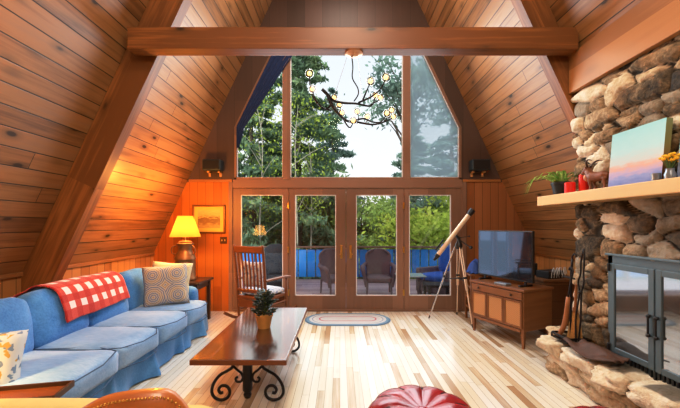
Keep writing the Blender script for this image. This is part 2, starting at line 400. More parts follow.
def cushion(bm, cx, cy, cz, sx, sy, sz, r=.06, puff=.03, mtx=None, n=10, jit=0.):
    """soft box, puffed on every face"""
    t = bmesh.new(); bmesh.ops.create_cube(t, size=2); bmesh.ops.subdivide_edges(t, edges=t.edges[:], cuts=n, use_grid_fill=True)
    hx, hy, hz = sx/2, sy/2, sz/2
    sd = random.random()*50
    for v in t.verts:
        x, y, z = v.co; p = Vector((x*hx, y*hy, z*hz))
        q = Vector((max(-hx+r, min(hx-r, p.x)), max(-hy+r, min(hy-r, p.y)), max(-hz+r, min(hz-r, p.z))))
        d = p-q
        if d.length > 1e-6: p = q+d.normalized()*r
        w = Vector((x*(1-y*y)*(1-z*z)*puff if abs(x) > .99 else 0, y*(1-x*x)*(1-z*z)*puff if abs(y) > .99 else 0, z*(1-x*x)*(1-y*y)*puff if abs(z) > .99 else 0))
        p = p+w
        if jit: p += Vector(mnoise.noise_vector(p*5+Vector((sd, 0, 0))))*jit
        v.co = p+Vector((cx, cy, cz))
    merge(bm, t, mtx); return bm
def pillow_bm(s, th, n=16):
    bm = bmesh.new(); V = {}
    for side in (1, -1):
        for i in range(n+1):
            for j in range(n+1):
                x, y = -1+2*i/n, -1+2*j/n
                edge = i in (0, n) or j in (0, n)
                if side < 0 and edge: V[side, i, j] = V[1, i, j]; continue
                z = th*((1-x**4)*(1-y**4))**.55
                pin = 1-.07*(1-(abs(x)*abs(y))**1.0)*max(abs(x), abs(y))**4
                V[side, i, j] = bm.verts.new((x*s/2*pin, side*z/2, y*s/2*pin))
    for side in (1, -1):
        for i in range(n):
            for j in range(n):
                f = [V[side, i, j], V[side, i+1, j], V[side, i+1, j+1], V[side, i, j+1]]
                if side > 0: f = f[::-1]
                if len(set(f)) >= 3: bm.faces.new(list(dict.fromkeys(f)))
    bmesh.ops.recalc_face_normals(bm, faces=bm.faces[:])
    return bm
def sphere(bm, c, r, u=16, v=10, sc=(1,1,1)):
    t = bmesh.new(); bmesh.ops.create_uvsphere(t, u_segments=u, v_segments=v, radius=r)
    for q in t.verts: q.co = Vector((q.co.x*sc[0]+c[0], q.co.y*sc[1]+c[1], q.co.z*sc[2]+c[2]))
    merge(bm, t); return bm

def set_uv(me, grain):
    if me.uv_layers: return
    lay = me.uv_layers.new(name='UVMap')
    nl = len(me.loops); vi = np.empty(nl, np.int32); me.loops.foreach_get('vertex_index', vi)
    co = np.empty(len(me.vertices)*3); me.vertices.foreach_get('co', co); co = co.reshape(-1, 3)[vi]
    nrm = np.empty(len(me.polygons)*3); me.polygons.foreach_get('normal', nrm); nrm = nrm.reshape(-1, 3)
    lt = np.empty(len(me.polygons), np.int32); me.polygons.foreach_get('loop_total', lt)
    dom = np.repeat(np.argmax(np.abs(nrm), axis=1), lt)
    g = 'xyz'.index(grain); uv = np.empty((nl, 2))
    for d in range(3):
        m = dom == d
        oth = [a for a in range(3) if a != d]
        if g in oth: u = g; v = [a for a in oth if a != g][0]
        else: u, v = oth
        uv[m, 0] = co[m, u]; uv[m, 1] = co[m, v]
    lay.data.foreach_set('uv', uv.ravel())
def obj(name, bm, m, parent=None, grain='z', smooth=False, ang=40, label=None, kind=None):
    if isinstance(bm, bmesh.types.BMesh):
        bmesh.ops.recalc_face_normals(bm, faces=bm.faces[:]) if not bm.loops.layers.uv else None
        me = bpy.data.meshes.new(name); bm.to_mesh(me); bm.free()
    else: me = bm
    set_uv(me, grain)
    if smooth:
        me.polygons.foreach_set('use_smooth', [True]*len(me.polygons))
        if smooth != 'all': me.set_sharp_from_angle(angle=R(ang))
    o = bpy.data.objects.new(name, me); COL.objects.link(o)
    me.materials.append(M[m] if isinstance(m, str) else m)
    if parent: o.parent = parent
    if label: o['label'] = label
    if kind: o['kind'] = kind
    return o
def thing(name, label, cat, loc=(0,0,0), rz=0., group=None):
    o = bpy.data.objects.new(name, None); COL.objects.link(o); o.empty_display_size = .1
    o.location = loc; o.rotation_euler = (0, 0, rz); o['label'] = label; o['category'] = cat
    if group: o['group'] = group
    return o
def tag(o, label, cat, group=None):
    o['label'] = label; o['category'] = cat
    if group: o['group'] = group
    return o
def struct(name, bm, m, grain='z', parent=None, **kw):
    o = obj(name, bm, m, parent, grain, **kw)
    if not parent: o['kind'] = 'structure'
    return o
def sroot(name):
    o = bpy.data.objects.new(name, None); COL.objects.link(o); o['kind'] = 'structure'; o.empty_display_size = .1; return o
def copy_tree(o, parent=None):
    c = o.copy(); COL.objects.link(c)
    if parent: c.parent = parent
    for ch in [q for q in bpy.data.objects if q.parent == o]: copy_tree(ch, c)
    return c

# ------------------------------------------------------------------ the room
AX, AZ, SL = .08, 7.95, .468            # ridge of the A-frame, horizontal run per metre of drop
YB, YF = 5.63, -2.6
KL, KR, KZ = -3.18, 3.34, .99
def roofx(z, s): return AX+s*(AZ-z)*SL
struct('floor', box(bm_new(), -3.32, 3.48, YF, YB+.12, -.12, 0), 'floor', 'y')
bm = bm_new()
th = .12
prism(bm, [(roofx(KZ-.03, -1), KZ-.03), (AX, AZ), (AX, AZ+.3), (roofx(KZ-.03, -1)-.14, KZ-.03)], 'y', YF, YB+.1)
prism(bm, [(roofx(KZ-.03, 1), KZ-.03), (AX, AZ), (AX, AZ+.3), (roofx(KZ-.03, 1)+.14, KZ-.03)], 'y', YF, YB+.1)
struct('ceiling', bm, 'roof', 'y')
struct('wall_left', box(bm_new(), KL-.12, KL, YF, YB, 0, KZ), 'knee', 'z')
struct('wall_right', box(bm_new(), KR, KR+.12, YF, YB, 0, KZ), 'knee', 'z')
struct('trim_1', box(bm_new(), KL-.02, KL+.022, YF, YB, KZ-.03, KZ+.012, .004), 'beamlight', 'y')
struct('trim_2', box(bm_new(), KR-.022, KR+.02, YF, YB, KZ-.03, KZ+.012, .004), 'beam', 'y')
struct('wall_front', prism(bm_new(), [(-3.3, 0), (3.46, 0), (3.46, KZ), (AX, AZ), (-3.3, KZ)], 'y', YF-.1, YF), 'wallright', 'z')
DX0, DX1 = -1.826, 2.08; HZ = 2.20
struct('wall_back_left', prism(bm_new(), [(-3.3, 0), (DX0, 0), (DX0, HZ), (roofx(HZ, -1), HZ), (roofx(KZ, -1)-.02, KZ), (-3.3, KZ)], 'y', YB, YB+.1), 'wallboard_lit', 'z')
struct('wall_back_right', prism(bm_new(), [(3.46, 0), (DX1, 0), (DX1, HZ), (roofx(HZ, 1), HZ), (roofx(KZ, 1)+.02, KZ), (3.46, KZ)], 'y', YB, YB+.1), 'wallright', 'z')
# gable above the doors, with the trapezoid window cut out
WZ0, WZC, WZT = 2.245, 3.14, 4.62; WX0, WX1 = -1.80, 2.07; WT0, WT1 = -1.08, 1.36
bm = bm_new()
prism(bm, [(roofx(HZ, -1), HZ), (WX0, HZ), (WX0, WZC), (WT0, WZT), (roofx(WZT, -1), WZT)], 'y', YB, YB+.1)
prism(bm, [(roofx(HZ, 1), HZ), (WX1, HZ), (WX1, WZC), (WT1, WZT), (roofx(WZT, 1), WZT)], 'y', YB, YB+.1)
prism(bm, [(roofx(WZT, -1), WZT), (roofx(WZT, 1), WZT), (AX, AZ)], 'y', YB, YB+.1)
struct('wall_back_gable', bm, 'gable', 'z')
struct('trim_3', box(bm_new(), DX0, DX1, YB-.02, YB+.1, 2.10, WZ0, .005), 'doorwood', 'x')       # header over the doors
bm = bm_new(); box(bm, roofx(2.24, -1)+.02, DX0-.01, YB-.025, YB, 2.20, 2.245, .005); struct('trim_4', bm, 'beam', 'x')
bm = bm_new(); box(bm, DX1+.01, roofx(2.24, 1)-.02, YB-.025, YB, 2.20, 2.245, .005); struct('trim_5', bm, 'beam', 'x')
bm = bm_new()                                                    # casing boards at the sides of the doors
box(bm, DX0-.07, DX0, YB-.022, YB, 0, 2.2, .004); struct('trim_6', bm, 'doorwood', 'z')
struct('trim_7', box(bm_new(), DX1, DX1+.07, YB-.022, YB, 0, 2.2, .004), 'doorwood', 'z')
# big window
def bead(bm, poly, w, y0, y1):
    n = len(poly); A = [Vector((p[0], 0, p[1])) for p in poly]
    for i in range(n):
        a, b = A[i], A[(i+1) % n]; d = (b-a).normalized()
        m = (a+b)/2; cen = sum(A, Vector())/n; nn = Vector((-d.z, 0, d.x)); nn = nn if nn.dot(cen-m) > 0 else -nn
        q = [a, b, b+nn*w, a+nn*w]
        prism(bm, [(p.x, p.z) for p in q], 'y', y0, y1)
    return bm
win = sroot('window_1')
outer = [(WX0, WZ0), (WX1, WZ0), (WX1, WZC), (WT1, WZT), (WT0, WZT), (WX0, WZC)]
obj('window_frame', bead(bm_new(), outer, .035, YB-.01, YB+.09), 'doorwood', win, 'x')
def xl(z): return WX0 if z < WZC else WX0+(z-WZC)/(WZT-WZC)*(WT0-WX0)
def xr(z): return WX1 if z < WZC else WX1+(z-WZC)/(WZT-WZC)*(WT1-WX1)
for x0, x1 in ((-.975, -.85), (1.075, 1.195)):
    obj('mullion', box(bm_new(), x0, x1, YB-.02, YB+.09, WZ0, WZT, .004), 'doorwood', win, 'z')
zi = WZT-.03; f_ = .03
panes = [([(WX0+f_, WZ0+f_), (-.975, WZ0+f_), (-.975, zi), (xl(zi)+f_, zi), (WX0+f_, WZC)], 'glassclear'),
         ([(-.85, WZ0+f_), (1.075, WZ0+f_), (1.075, zi), (-.85, zi)], 'glassclear'),
         ([(1.195, WZ0+f_), (WX1-f_, WZ0+f_), (WX1-f_, WZC), (xr(zi)-f_, zi), (1.195, zi)], 'glasshazy')]
for poly, g in panes:
    b2 = bm_new(); vs = [b2.verts.new((p[0], YB+.05, p[1])) for p in poly]; b2.faces.new(vs)
    obj('glass_pane', b2, g, win, 'x')
    obj('halo_bead', bead(bm_new(), poly, .016, YB+.02, YB+.045), 'halo_white', win, 'x')  # pale bead strip draws the light halo round the glass
# four glazed doors
DB = [-1.826, -.872, .102, 1.092, 2.08]; DG = [(-1.69, -.972), (-.768, -.068), (.273, .973), (1.177, 1.894)]
for i in range(4):
    d = sroot('door_%d' % (i+1))
    x0, x1 = DB[i]+.003, DB[i+1]-.003; g0, g1 = DG[i]; z0, z1, gz0, gz1 = .035, 2.095, .262, 1.985
    bm = bm_new()
    box(bm, x0, g0, YB-.005, YB+.06, z0, z1, .003); box(bm, g1, x1, YB-.005, YB+.06, z0, z1, .003)
    box(bm, g0, g1, YB-.005, YB+.06, z0, gz0, .003); box(bm, g0, g1, YB-.005, YB+.06, gz1, z1, .003)
    obj('door_frame', bm, 'doorwood', d, 'z')
    b2 = bm_new(); b2.faces.new([b2.verts.new(p) for p in ((g0, YB+.03, gz0), (g1, YB+.03, gz0), (g1, YB+.03, gz1), (g0, YB+.03, gz1))])
    obj('glass_pane', b2, 'glass', d, 'x')
    obj('halo_bead', bead(bm_new(), [(g0, gz0), (g1, gz0), (g1, gz1), (g0, gz1)], .014, YB, YB+.026), 'halo_white', d, 'x')
    if i in (1, 2):
        hx = x1-.075 if i == 1 else x0+.075
        bm = bm_new(); box(bm, hx-.02, hx+.02, YB-.014, YB-.005, .90, 1.13, .004); obj('handle_plate', bm, 'brass', d)
        bm = bm_new(); tube(bm, [(hx, YB-.01, 1.0), (hx, YB-.05, 1.0), (hx-(.03 if i == 1 else -.03), YB-.055, .97)], .009, 8, 4)
        obj('door_handle', bm, 'brass', d, smooth=True)
    if i in (0, 2):
        for z in (.32, 1.05, 1.8):
            bm = bm_new(); box(bm, x1-.02, x1+.012, YB-.016, YB-.005, z-.05, z+.05, .003)
            tube(bm, [(x1-.002, YB-.02, z-.055), (x1-.002, YB-.02, z+.055)], .007); obj('hinge', bm, 'brass', d)
struct('trim_8', box(bm_new(), DX0, DX1, YB-.03, YB+.11, 0, .035, .006), 'doorwood', 'x')          # threshold
# rafters and tie beam
def rafter(s, y0, y1, depth, zlo, zhi):
    h = depth/math.sin(math.atan2(1, SL))
    return prism(bm_new(), [(roofx(zlo, s)-s*.005, zlo), (roofx(zhi, s)-s*.005, zhi), (roofx(zhi, s)-s*h, zhi), (roofx(zlo, s)-s*h, zlo)], 'y', y0, y1)
def slope_uv(o, s):
    me = o.data; L = me.uv_layers[0]; d = Vector((s*-SL, 0, 1)).normalized()
    for lp, q in zip(me.loops, L.data):
        c = me.vertices[lp.vertex_index].co; n_ = Vector((d.z, 0, -d.x))
        q.uv = (c.dot(d), c.dot(n_)+c.y)
o = struct('trim_9', rafter(-1, 3.29, 3.41, .31, .72, 7.3), 'beam'); slope_uv(o, -1)
o = struct('trim_10', rafter(1, 3.29, 3.41, .24, 2.3, 7.3), 'beam'); slope_uv(o, 1)
bm = bm_new(); box(bm, -2.02, 2.265, 3.13, 3.26, 3.14, 3.35, .006); box(bm, -2.0, 2.25, 3.122, 3.14, 3.14, 3.16, .004)
struct('trim_11', bm, 'beam', 'x')
# board over the stone face
struct('trim_12', box(bm_new(), 2.275, 2.33, .2, 3.285, 2.775, 3.16, .004), 'beamlight', 'y')

# ------------------------------------------------------------------ fireplace
fp = thing('stone_fireplace', 'tall fieldstone fireplace with black glass doors, pine mantel and raised stone hearth', 'fireplace', (2.35, 1.9, 0))
FX, FY = 2.35, 1.9
def stone_face():
    y_far, y_near, z1 = 3.27, .25, 2.85
    end = .75; L1 = y_far-y_near; Ltot = L1+end; res = .016
    nu, nv = int(Ltot/res), int(z1/res)
    U = np.linspace(0, Ltot, nu); Vv = np.linspace(0, z1, nv)
    u, v = np.meshgrid(U, Vv, indexing='ij')
    # seeds: rows of flattish stones of uneven size
    seeds = []; zz = 0
    while zz < z1+.2:
        h = rng.uniform(.08, .175); uu = -rng.uniform(0, .3)
        while uu < Ltot+.3:
            w = h*rng.uniform(1.2, 2.9); seeds.append((uu+w/2, zz+h/2+rng.uniform(-.06, .06), w, h)); uu += w
        zz += h*.92
    S = np.array(seeds); ns = len(S)
    wob = np.stack([np.array([mnoise.noise(Vector((a*5, b*5, k*9.))) for a, b in zip(u.ravel(), v.ravel())]).reshape(u.shape) for k in (0, 1)])
    uw = u+wob[0]*.045+.28*(v-1.4)*.5; vw = v+wob[1]*.035-.0*u
    # courses climb gently, as in the wall
    ang = S[:, 0]*0+rng.uniform(-.35, .35, ns)
    f1 = np.full(u.shape, 9.); f2 = np.full(u.shape, 9.); idx = np.zeros(u.shape, int)
    for i, (a, b, w, h) in enumerate(S):
        du = uw-a; dv = vw-b; ca, sa = math.cos(ang[i]), math.sin(ang[i])
        p, q = (du*ca+dv*sa)/(w*.5), (-du*sa+dv*ca)/(h*.5)
        d = (np.abs(p)**2.6+np.abs(q)**2.6)**(1/2.6)
        near = d < f1
        f2 = np.where(near, f1, np.minimum(f2, d)); idx = np.where(near, i, idx); f1 = np.where(near, d, f1)
    e = f2-f1
    prof = 1-np.exp(-(np.clip(e, 0, 3)*4.2)**1.25)
    rnd = rng.uniform(.55, 1.25, ns); tilt = rng.uniform(-.35, .35, (ns, 2))
    n1 = np.array([mnoise.fractal(Vector((a*7, b*7, 3.)), 1., 2., 4) for a, b in zip(u.ravel(), v.ravel())]).reshape(u.shape)
    n3 = np.array([mnoise.cell(Vector((a*13+.7*b, b*15, 1.)))+mnoise.noise(Vector((a*26, b*26, 8.))) for a, b in zip((u+wob[0]*.06).ravel(), (v+wob[1]*.06).ravel())]).reshape(u.shape)
    hgt = prof*(.062*rnd[idx])*np.clip(1+tilt[idx, 0]*(uw-S[idx, 0])*3+tilt[idx, 1]*(vw-S[idx, 1])*4, .6, 1.4)+(n1*.014+n3*.004)*prof
    hgt = np.clip(hgt, 0, .085)*np.clip((2.80-v)/.08, .15, 1)
    col = rng.uniform(.12, .88, ns)
    # base path: end face, rounded corner, long face
    rc = .05
    pts = np.empty(u.shape+(3,))
    ul = u-end
    X0 = .0
    isend = ul < 0
    x = np.where(isend, X0-ul, X0); y = np.where(isend, y_far, y_far-ul)
    k = np.clip(1-np.abs(ul)/.09, 0, 1)*.5
    nx = np.where(isend, -k, -(1-k)); ny = np.where(isend, 1-k, k); ln = np.sqrt(nx*nx+ny*ny); nx /= ln; ny /= ln
    hh = hgt-k*.05
    pts[..., 0] = x+nx*hh; pts[..., 1] = y+ny*hh-FY; pts[..., 2] = v
    # recess for the insert
    ins = (pts[..., 1]+FY < 2.79) & (pts[..., 1]+FY > 1.96) & (v > .30) & (v < 1.2) & ~isend
    pts[..., 0] = np.where(ins, .12, pts[..., 0])
    me = bpy.data.meshes.new('stone_breast')
    ii = np.arange(nu*nv).reshape(nu, nv)
    q = np.stack([ii[:-1, :-1], ii[:-1, 1:], ii[1:, 1:], ii[1:, :-1]], -1).reshape(-1, 4)
    me.from_pydata(pts.reshape(-1, 3).tolist(), [], q.tolist())
    dark = np.clip((2.75-(pts[..., 1]+FY))/.25, 0, 1)*np.clip((1.95-v)/.2, 0, 1)*np.clip((v-1.15)/.1, 0, 1)*.6
    dark = np.maximum(dark, np.where(rng.uniform(0, 1, ns)[idx] < .12, .55, 0))
    at = me.attributes.new('stone', 'FLOAT_VECTOR', 'POINT')
    at.data.foreach_set('vector', np.stack([col[idx], prof, dark], -1).ravel())
    return me
me = stone_face(); o = obj('stone_breast', me, 'stone', fp, smooth='all')
def rock(bm, lay, c, s, seed, col):
    t = bmesh.new(); bmesh.ops.create_cube(t, size=2); bmesh.ops.subdivide_edges(t, edges=t.edges[:], cuts=7, use_grid_fill=True)
    for v in t.verts:
        p = v.co.copy(); q = (abs(p.x)**4+abs(p.y)**4+abs(p.z)**4)**.25; p = p/q
        nn = mnoise.fractal(p*1.6+Vector((seed, seed*.7, 0)), 1., 2., 4); p2 = p*(1+nn*.22)
        sk = mnoise.noise_vector(p*.8+Vector((seed*2, 0, 5.)))*.14
        v.co = Vector(((p2.x+sk.x)*s[0]/2+c[0], (p2.y+sk.y)*s[1]/2+c[1], (p2.z+sk.z*.6)*s[2]/2+c[2]))
    n0 = len(bm.verts); cc_ = [v.co.copy() for v in t.verts]
    me = bpy.data.meshes.new('t'); t.to_mesh(me); t.free(); bm.from_mesh(me); bpy.data.meshes.remove(me)
    bm.verts.ensure_lookup_table()
    for v in bm.verts[n0:]:
        e_ = 1-max(abs(v.co.y-c[1])/(s[1]*.5), abs(v.co.z-c[2])/(s[2]*.5))
        v[lay] = Vector((col, .25+3*max(0, e_), 0))
def hearth():
    bm = bm_new(); lay = bm.verts.layers.float_vector.new('stone'); rnd = random.Random(4)
    rows = [(.0, .14, 2.11, .42), (.11, .25, 2.075, .4), (.22, .345, 2.01, .44)]
    for ri, (z0, z1, xf, _) in enumerate(rows):
        y = 3.40 if ri != 1 else 3.37
        while y > .3:
            L = rnd.uniform(.26, .5); zt = .02*(1-(y-2)/1.4) if ri == 2 else 0
            d = 2.46-xf
            rock(bm, lay, (xf+d/2-FX+rnd.uniform(-.025, .02), y-L/2-FY, (z0+z1)/2+zt), (d, L*1.06, (z1-z0)*1.16), rnd.uniform(0, 90), rnd.uniform(.5, .95))
            y -= L*.97
    rock(bm, lay, (2.28-FX, 3.36-FY, .37), (.26, .22, .10), 3.2, .7)
    return bm
obj('hearth', hearth(), 'stone', fp, smooth='all', label='raised ledge of rough stone slabs')
obj('mantel_shelf', box(bm_new(), 2.10-FX, 2.36-FX, .5-FY, 3.52-FY, 1.67, 1.77, .008), 'mantel', fp, 'y', label='thick pale pine mantel shelf')
bm = bm_new(); IY0, IY1, IZ0, IZ1, IX = 1.93, 2.815, .365, 1.225, 2.285
xa, xb = IX-FX, IX+.09-FX; ym = (2.375)
def ybox(bm, x0, x1, y0, y1, z0, z1, b=.004): return box(bm, x0, x1, y0-FY, y1-FY, z0, z1, b)
ybox(bm, xa, xb, IY1-.05, IY1, IZ0, IZ1); ybox(bm, xa, xb, IY0, IY0+.05, IZ0, IZ1)
ybox(bm, xa, xb, IY0, IY1, IZ1-.085, IZ1); ybox(bm, xa, xb, IY0, IY1, IZ0, IZ0+.04)
ybox(bm, xa-.02, xb, IY0-.01, IY1+.012, IZ1-.012, IZ1+.006)
obj('insert_frame', bm, 'stoveiron', fp, 'y')
bm = bm_new(); ybox(bm, xa+.06, xb+.05, IY0, IY1, IZ0, IZ1); obj('firebox', bm, 'blackplastic', fp)
bm = bm_new()
for i in range(26): ybox(bm, xa-.012, xa+.004, IY0+.02+i*.033, IY0+.035+i*.033, IZ0-.03, IZ0+.04, .002)
obj('vent_grille', bm, 'blackplastic', fp)
for (a, b, hy) in ((ym+.005, IY1-.045, ym+.03), (IY0+.045, ym-.005, ym-.03)):
    z0, z1 = IZ0+.05, IZ1-.075; w = .045
    bm = bm_new()
    ybox(bm, xa-.022, xa, a, a+w, z0, z1); ybox(bm, xa-.022, xa, b-w, b, z0, z1)
    ybox(bm, xa-.022, xa, a+w, b-w, z1-w, z1); ybox(bm, xa-.022, xa, a+w, b-w, z0, z0+w)
    d = obj('fire_door', bm, 'stoveiron', fp)
    bm = bm_new(); ybox(bm, xa-.012, xa-.006, a+w-.005, b-w+.005, z0+w-.005, z1-w+.005, 0); obj('glass_pane', bm, 'stoveglass', d)
    bm = bm_new(); tube(bm, [(xa-.022, hy-FY, .66), (xa-.042, hy-FY, .67), (xa-.042, hy-FY, .80), (xa-.022, hy-FY, .81)], .007, 8)
    for zz in (.665, .805): sphere(bm, (xa-.040, hy-FY, zz), .015)
    obj('handle', bm, 'blackplastic', d, smooth=True)
    hb = b if hy > ym else a
    for zz in (z0+.03, z1-.04):
        bm = bm_new(); tube(bm, [(xa-.03, hb-FY, zz-.025), (xa-.03, hb-FY, zz+.025)], .011); sphere(bm, (xa-.03, hb-FY, zz+.03), .012)
        obj('hinge', bm, 'blackplastic', d)

# ------------------------------------------------------------------ sofa
sofa = thing('sofa', 'long blue slipcovered four-cushion sofa with pleated skirt along the left wall', 'sofa', (-2.3, 3.1, 0))
SX, SY = -2.3, 3.1
YS = [1.70, 2.62, 3.19, 3.78, 4.33]
bm = bm_new(); box(bm, -2.82-SX, -1.86-SX, 1.49-SY, 4.52-SY, .10, .30, .02)
obj('base', bm, 'sofa', sofa)
def skirt():
    bm = bm_new(); path = []
    y = 1.70
    L = [(-1.835, 1.48), (-1.835, 4.54), (-2.84, 4.54)]
    cols = []
    for (a, b) in zip(L, L[1:]):
        n = int(math.dist(a, b)/.02)
        for i in range(n):
            t = i/n; x, yy = a[0]+(b[0]-a[0])*t, a[1]+(b[1]-a[1])*t; s = math.dist(a, (x, yy))
            nrm = (1, 0) if a[0] == b[0] else (0, 1)
            kick = max(0, math.cos(s*2*PI/.575))**10*.03+.020*math.sin(s*13+1)*math.sin(s*3.1)
            cols.append((x, yy, nrm, kick))
    rows = []
    for (x, yy, nr, kk) in cols:
        rows.append([bm.verts.new((x+nr[0]*(kk*t*2.2)-SX, yy+nr[1]*(kk*t*2.2)-SY, .315-.30*t)) for t in (0, .15, .35, .6, .85, 1)])
    for A, B in zip(rows, rows[1:]):
        for j in range(5): bm.faces.new((A[j], B[j], B[j+1], A[j+1]))
    return bm
obj('skirt', skirt(), 'sofa', sofa, smooth='all')
for i in range(4):
    y0, y1 = YS[i], YS[i+1]
    bm = bm_new(); cushion(bm, -2.16-SX, (y0+y1)/2-SY, .395, .86, y1-y0-.006, .20, .05, .022, jit=.008)
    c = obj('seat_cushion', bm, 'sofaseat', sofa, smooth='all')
    bm = bm_new(); X1 = -1.735-SX; h = (y1-y0)/2-.03
    for zz in (.482, .315):
        tube(bm, [(-2.5-SX, (y0+y1)/2+s*(h+.025)-SY, zz) if k == 0 else (X1-.02, (y0+y1)/2+s*h-SY, zz) for s, k in ((-1, 0), (-1, 1), (1, 1), (1, 0))], .0042, 6, 3)
    obj('piping', bm, 'piping', c)
    mt = Matrix.Translation((-2.52-SX, (y0+y1)/2-SY, .67)) @ Matrix.Rotation(R(-10), 4, 'Y')
    bm = bm_new(); cushion(bm, 0, 0, 0, .22, y1-y0-.004, .46, .075, .03, mt, jit=.012)
    obj('back_cushion', bm, 'sofa', sofa, smooth='all')
bm = bm_new(); cushion(bm, -2.74-SX, 3.12-SY, .48, .17, 2.78, .62, .06, .01)
obj('back_frame', bm, 'sofa', sofa, smooth='all')
for ya, yb in ((4.33, 4.53), (1.48, 1.69)):
    bm = bm_new(); cushion(bm, -2.33-SX, (ya+yb)/2-SY, .44, .80, yb-ya, .40, .07, .015)
    obj('armrest', bm, 'sofa', sofa, smooth='all')
# throw pillows
def pillow(name, label, m, s, th_, loc, yaw, lean, roll=0.):
    o = obj(name, pillow_bm(s, th_), m, None, 'x', smooth='all'); tag(o, label, 'pillow')
    o.matrix_world = Matrix.Translation(loc) @ Matrix.Rotation(yaw, 4, 'Z') @ Matrix.Rotation(lean, 4, 'X') @ Matrix.Rotation(roll, 4, 'Y'); return o
pillow('throw_pillow', 'beige and blue medallion throw pillow, front one at the far end of the sofa', 'medal', .50, .17, (-2.12, 4.02, .735), R(22), R(-14), R(-4))
pillow('throw_pillow', 'plain pale yellow throw pillow tucked behind the medallion pillow', 'medalpale', .48, .15, (-2.17, 4.225, .755), R(14), R(-12), R(5))
pillow('throw_pillow', 'white floral throw pillow at the near end of the sofa', 'floral', .40, .16, (-2.17, 1.98, .615), R(42), R(-18), R(6))
# plaid throw
def throw():
    bm = bm_new(); uvl = bm.loops.layers.uv.new('UVMap')
    prof = [(-2.368, .645), (-2.378, .70), (-2.40, .79), (-2.425, .865), (-2.47, .912), (-2.54, .932), (-2.63, .925), (-2.70, .885), (-2.77, .85), (-2.83, .80), (-2.848, .74), (-2.85, .70)]
    P = catmull([(a, 0, b) for a, b in prof], 4); n = len(P); W = 40; V = {}
    dist = [0]
    for a, b in zip(P, P[1:]): dist.append(dist[-1]+(b-a).length)
    for i, p in enumerate(P):
        for j in range(W+1):
            t = j/W; y = 2.84+.85*t-.05*math.sin(dist[i]*3)+(.03*i/n)
            w = mnoise.noise(Vector((dist[i]*3.5, y*3.5, 2.)))*.014
            V[i, j] = bm.verts.new((p.x+.012+w, y, p.z+.010+abs(w)*.8+(.02*(1-t)*(i < 8))*(math.sin(dist[i]*9)*.4) - (.03 if i < 4 else 0)*(1-t)))
    for i in range(n-1):
        for j in range(W):
            f = bm.faces.new((V[i, j], V[i, j+1], V[i+1, j+1], V[i+1, j]))
            for lp, (a, b) in zip(f.loops, ((i, j), (i, j+1), (i+1, j+1), (i+1, j))): lp[uvl].uv = (b/W*.90, dist[a])
    return bm
o = obj('throw_blanket', throw(), 'plaid', smooth='all'); tag(o, 'red and white plaid throw blanket draped over the sofa back', 'blanket')
so = o.modifiers.new('s', 'SOLIDIFY'); so.thickness = .012; so.offset = 1

# ------------------------------------------------------------------ coffee table, its plant
ct = thing('coffee_table', 'long dark wood coffee table on black iron scroll legs in front of the sofa', 'table', (-.77, 3.28, 0))
bm = bm_new(); box(bm, -.355, .355, -.785, .785, .41, .432, .006); box(bm, -.365, .365, -.795, .795, .428, .452, .01, 3)
obj('tabletop', bm, 'tabletop', ct, 'y')
bm = bm_new()
for a in (-.797, .789): box(bm, -.364, .364, a, a+.008, .412, .45, .003)
for a in (-.367, .359): box(bm, a, a+.008, -.79, .79, .412, .45, .003)
obj('edge_moulding', bm, 'tableedge', ct, 'y')
for yy in (-.53, .53):
    bm = bm_new(); lathe(bm, [(.0, .03), (.025, .035), (.034, .06), (.026, .08), (.040, .10), (.040, .36), (.05, .38), (.05, .41)], 16, (0, yy, 0))
    obj('pedestal_post', bm, 'iron', ct, smooth=True)
    bm = bm_new(); box(bm, -.2, .2, yy-.025, yy+.025, .395, .411, .003); obj('support_bar', bm, 'iron', ct)
    for s in (-1, 1):
        pts = [(.118, .40), (.12, .34), (.128, .285), (.17, .255), (.235, .215), (.285, .145), (.298, .075), (.268, .028), (.215, .013), (.165, .035), (.148, .082), (.172, .125), (.215, .130), (.24, .100), (.228, .072), (.205, .075)]
        bm = bm_new(); tube(bm, [(s*a, yy, b) for a, b in pts], .0125, 8, 5)
        pts = [(.125, .30), (.085, .262), (.052, .235), (.04, .20), (.055, .168), (.088, .165), (.10, .19), (.082, .205)]
        tube(bm, [(s*a, yy, b) for a, b in pts], .010, 8, 5)
        obj('scroll_leg', bm, 'iron', ct, smooth='all')
pp = thing('potted_succulent', 'small dark leafy succulent in an ochre clay pot on the coffee table', 'plant', (-.755, 3.28, .4525))
bm = bm_new(); lathe(bm, [(.055, 0), (.06, .0), (.082, .11), (.088, .112), (.09, .14), (.08, .14), (.074, .115), (0, .115)], 24); obj('pot', bm, 'terracotta', pp, smooth=True)
bm = bm_new(); rr = random.Random(3)
for i in range(9):
    a = rr.uniform(0, 2*PI); l = rr.uniform(.0, .07); tube(bm, [(0, 0, .11), (l*.5*math.cos(a), l*.5*math.sin(a), .18), (l*math.cos(a), l*math.sin(a), .22+rr.uniform(0, .13))], .006, 6)
obj('stem', bm, 'stem', pp)
bm = bm_new()
for i in range(150):
    h = rr.uniform(.14, .36); a = rr.uniform(0, 2*PI); rad = .125*(1-((h-.20)/.17)**2*.75)+.01; d = Vector((math.cos(a), math.sin(a), rr.uniform(.1, .9))).normalized()
    c = Vector((math.cos(a)*rad*rr.uniform(.3, 1), math.sin(a)*rad*rr.uniform(.3, 1), h))
    t = bmesh.new(); bmesh.ops.create_uvsphere(t, u_segments=6, v_segments=5, radius=1)
    m_ = d.to_track_quat('Z', 'Y').to_matrix().to_4x4(); m_.translation = c
    for v in t.verts: v.co = Vector((v.co.x*.015, v.co.y*.007, v.co.z*.034))
    merge(bm, t, m_)
obj('leaves', bm, 'succulent', pp, smooth='all')

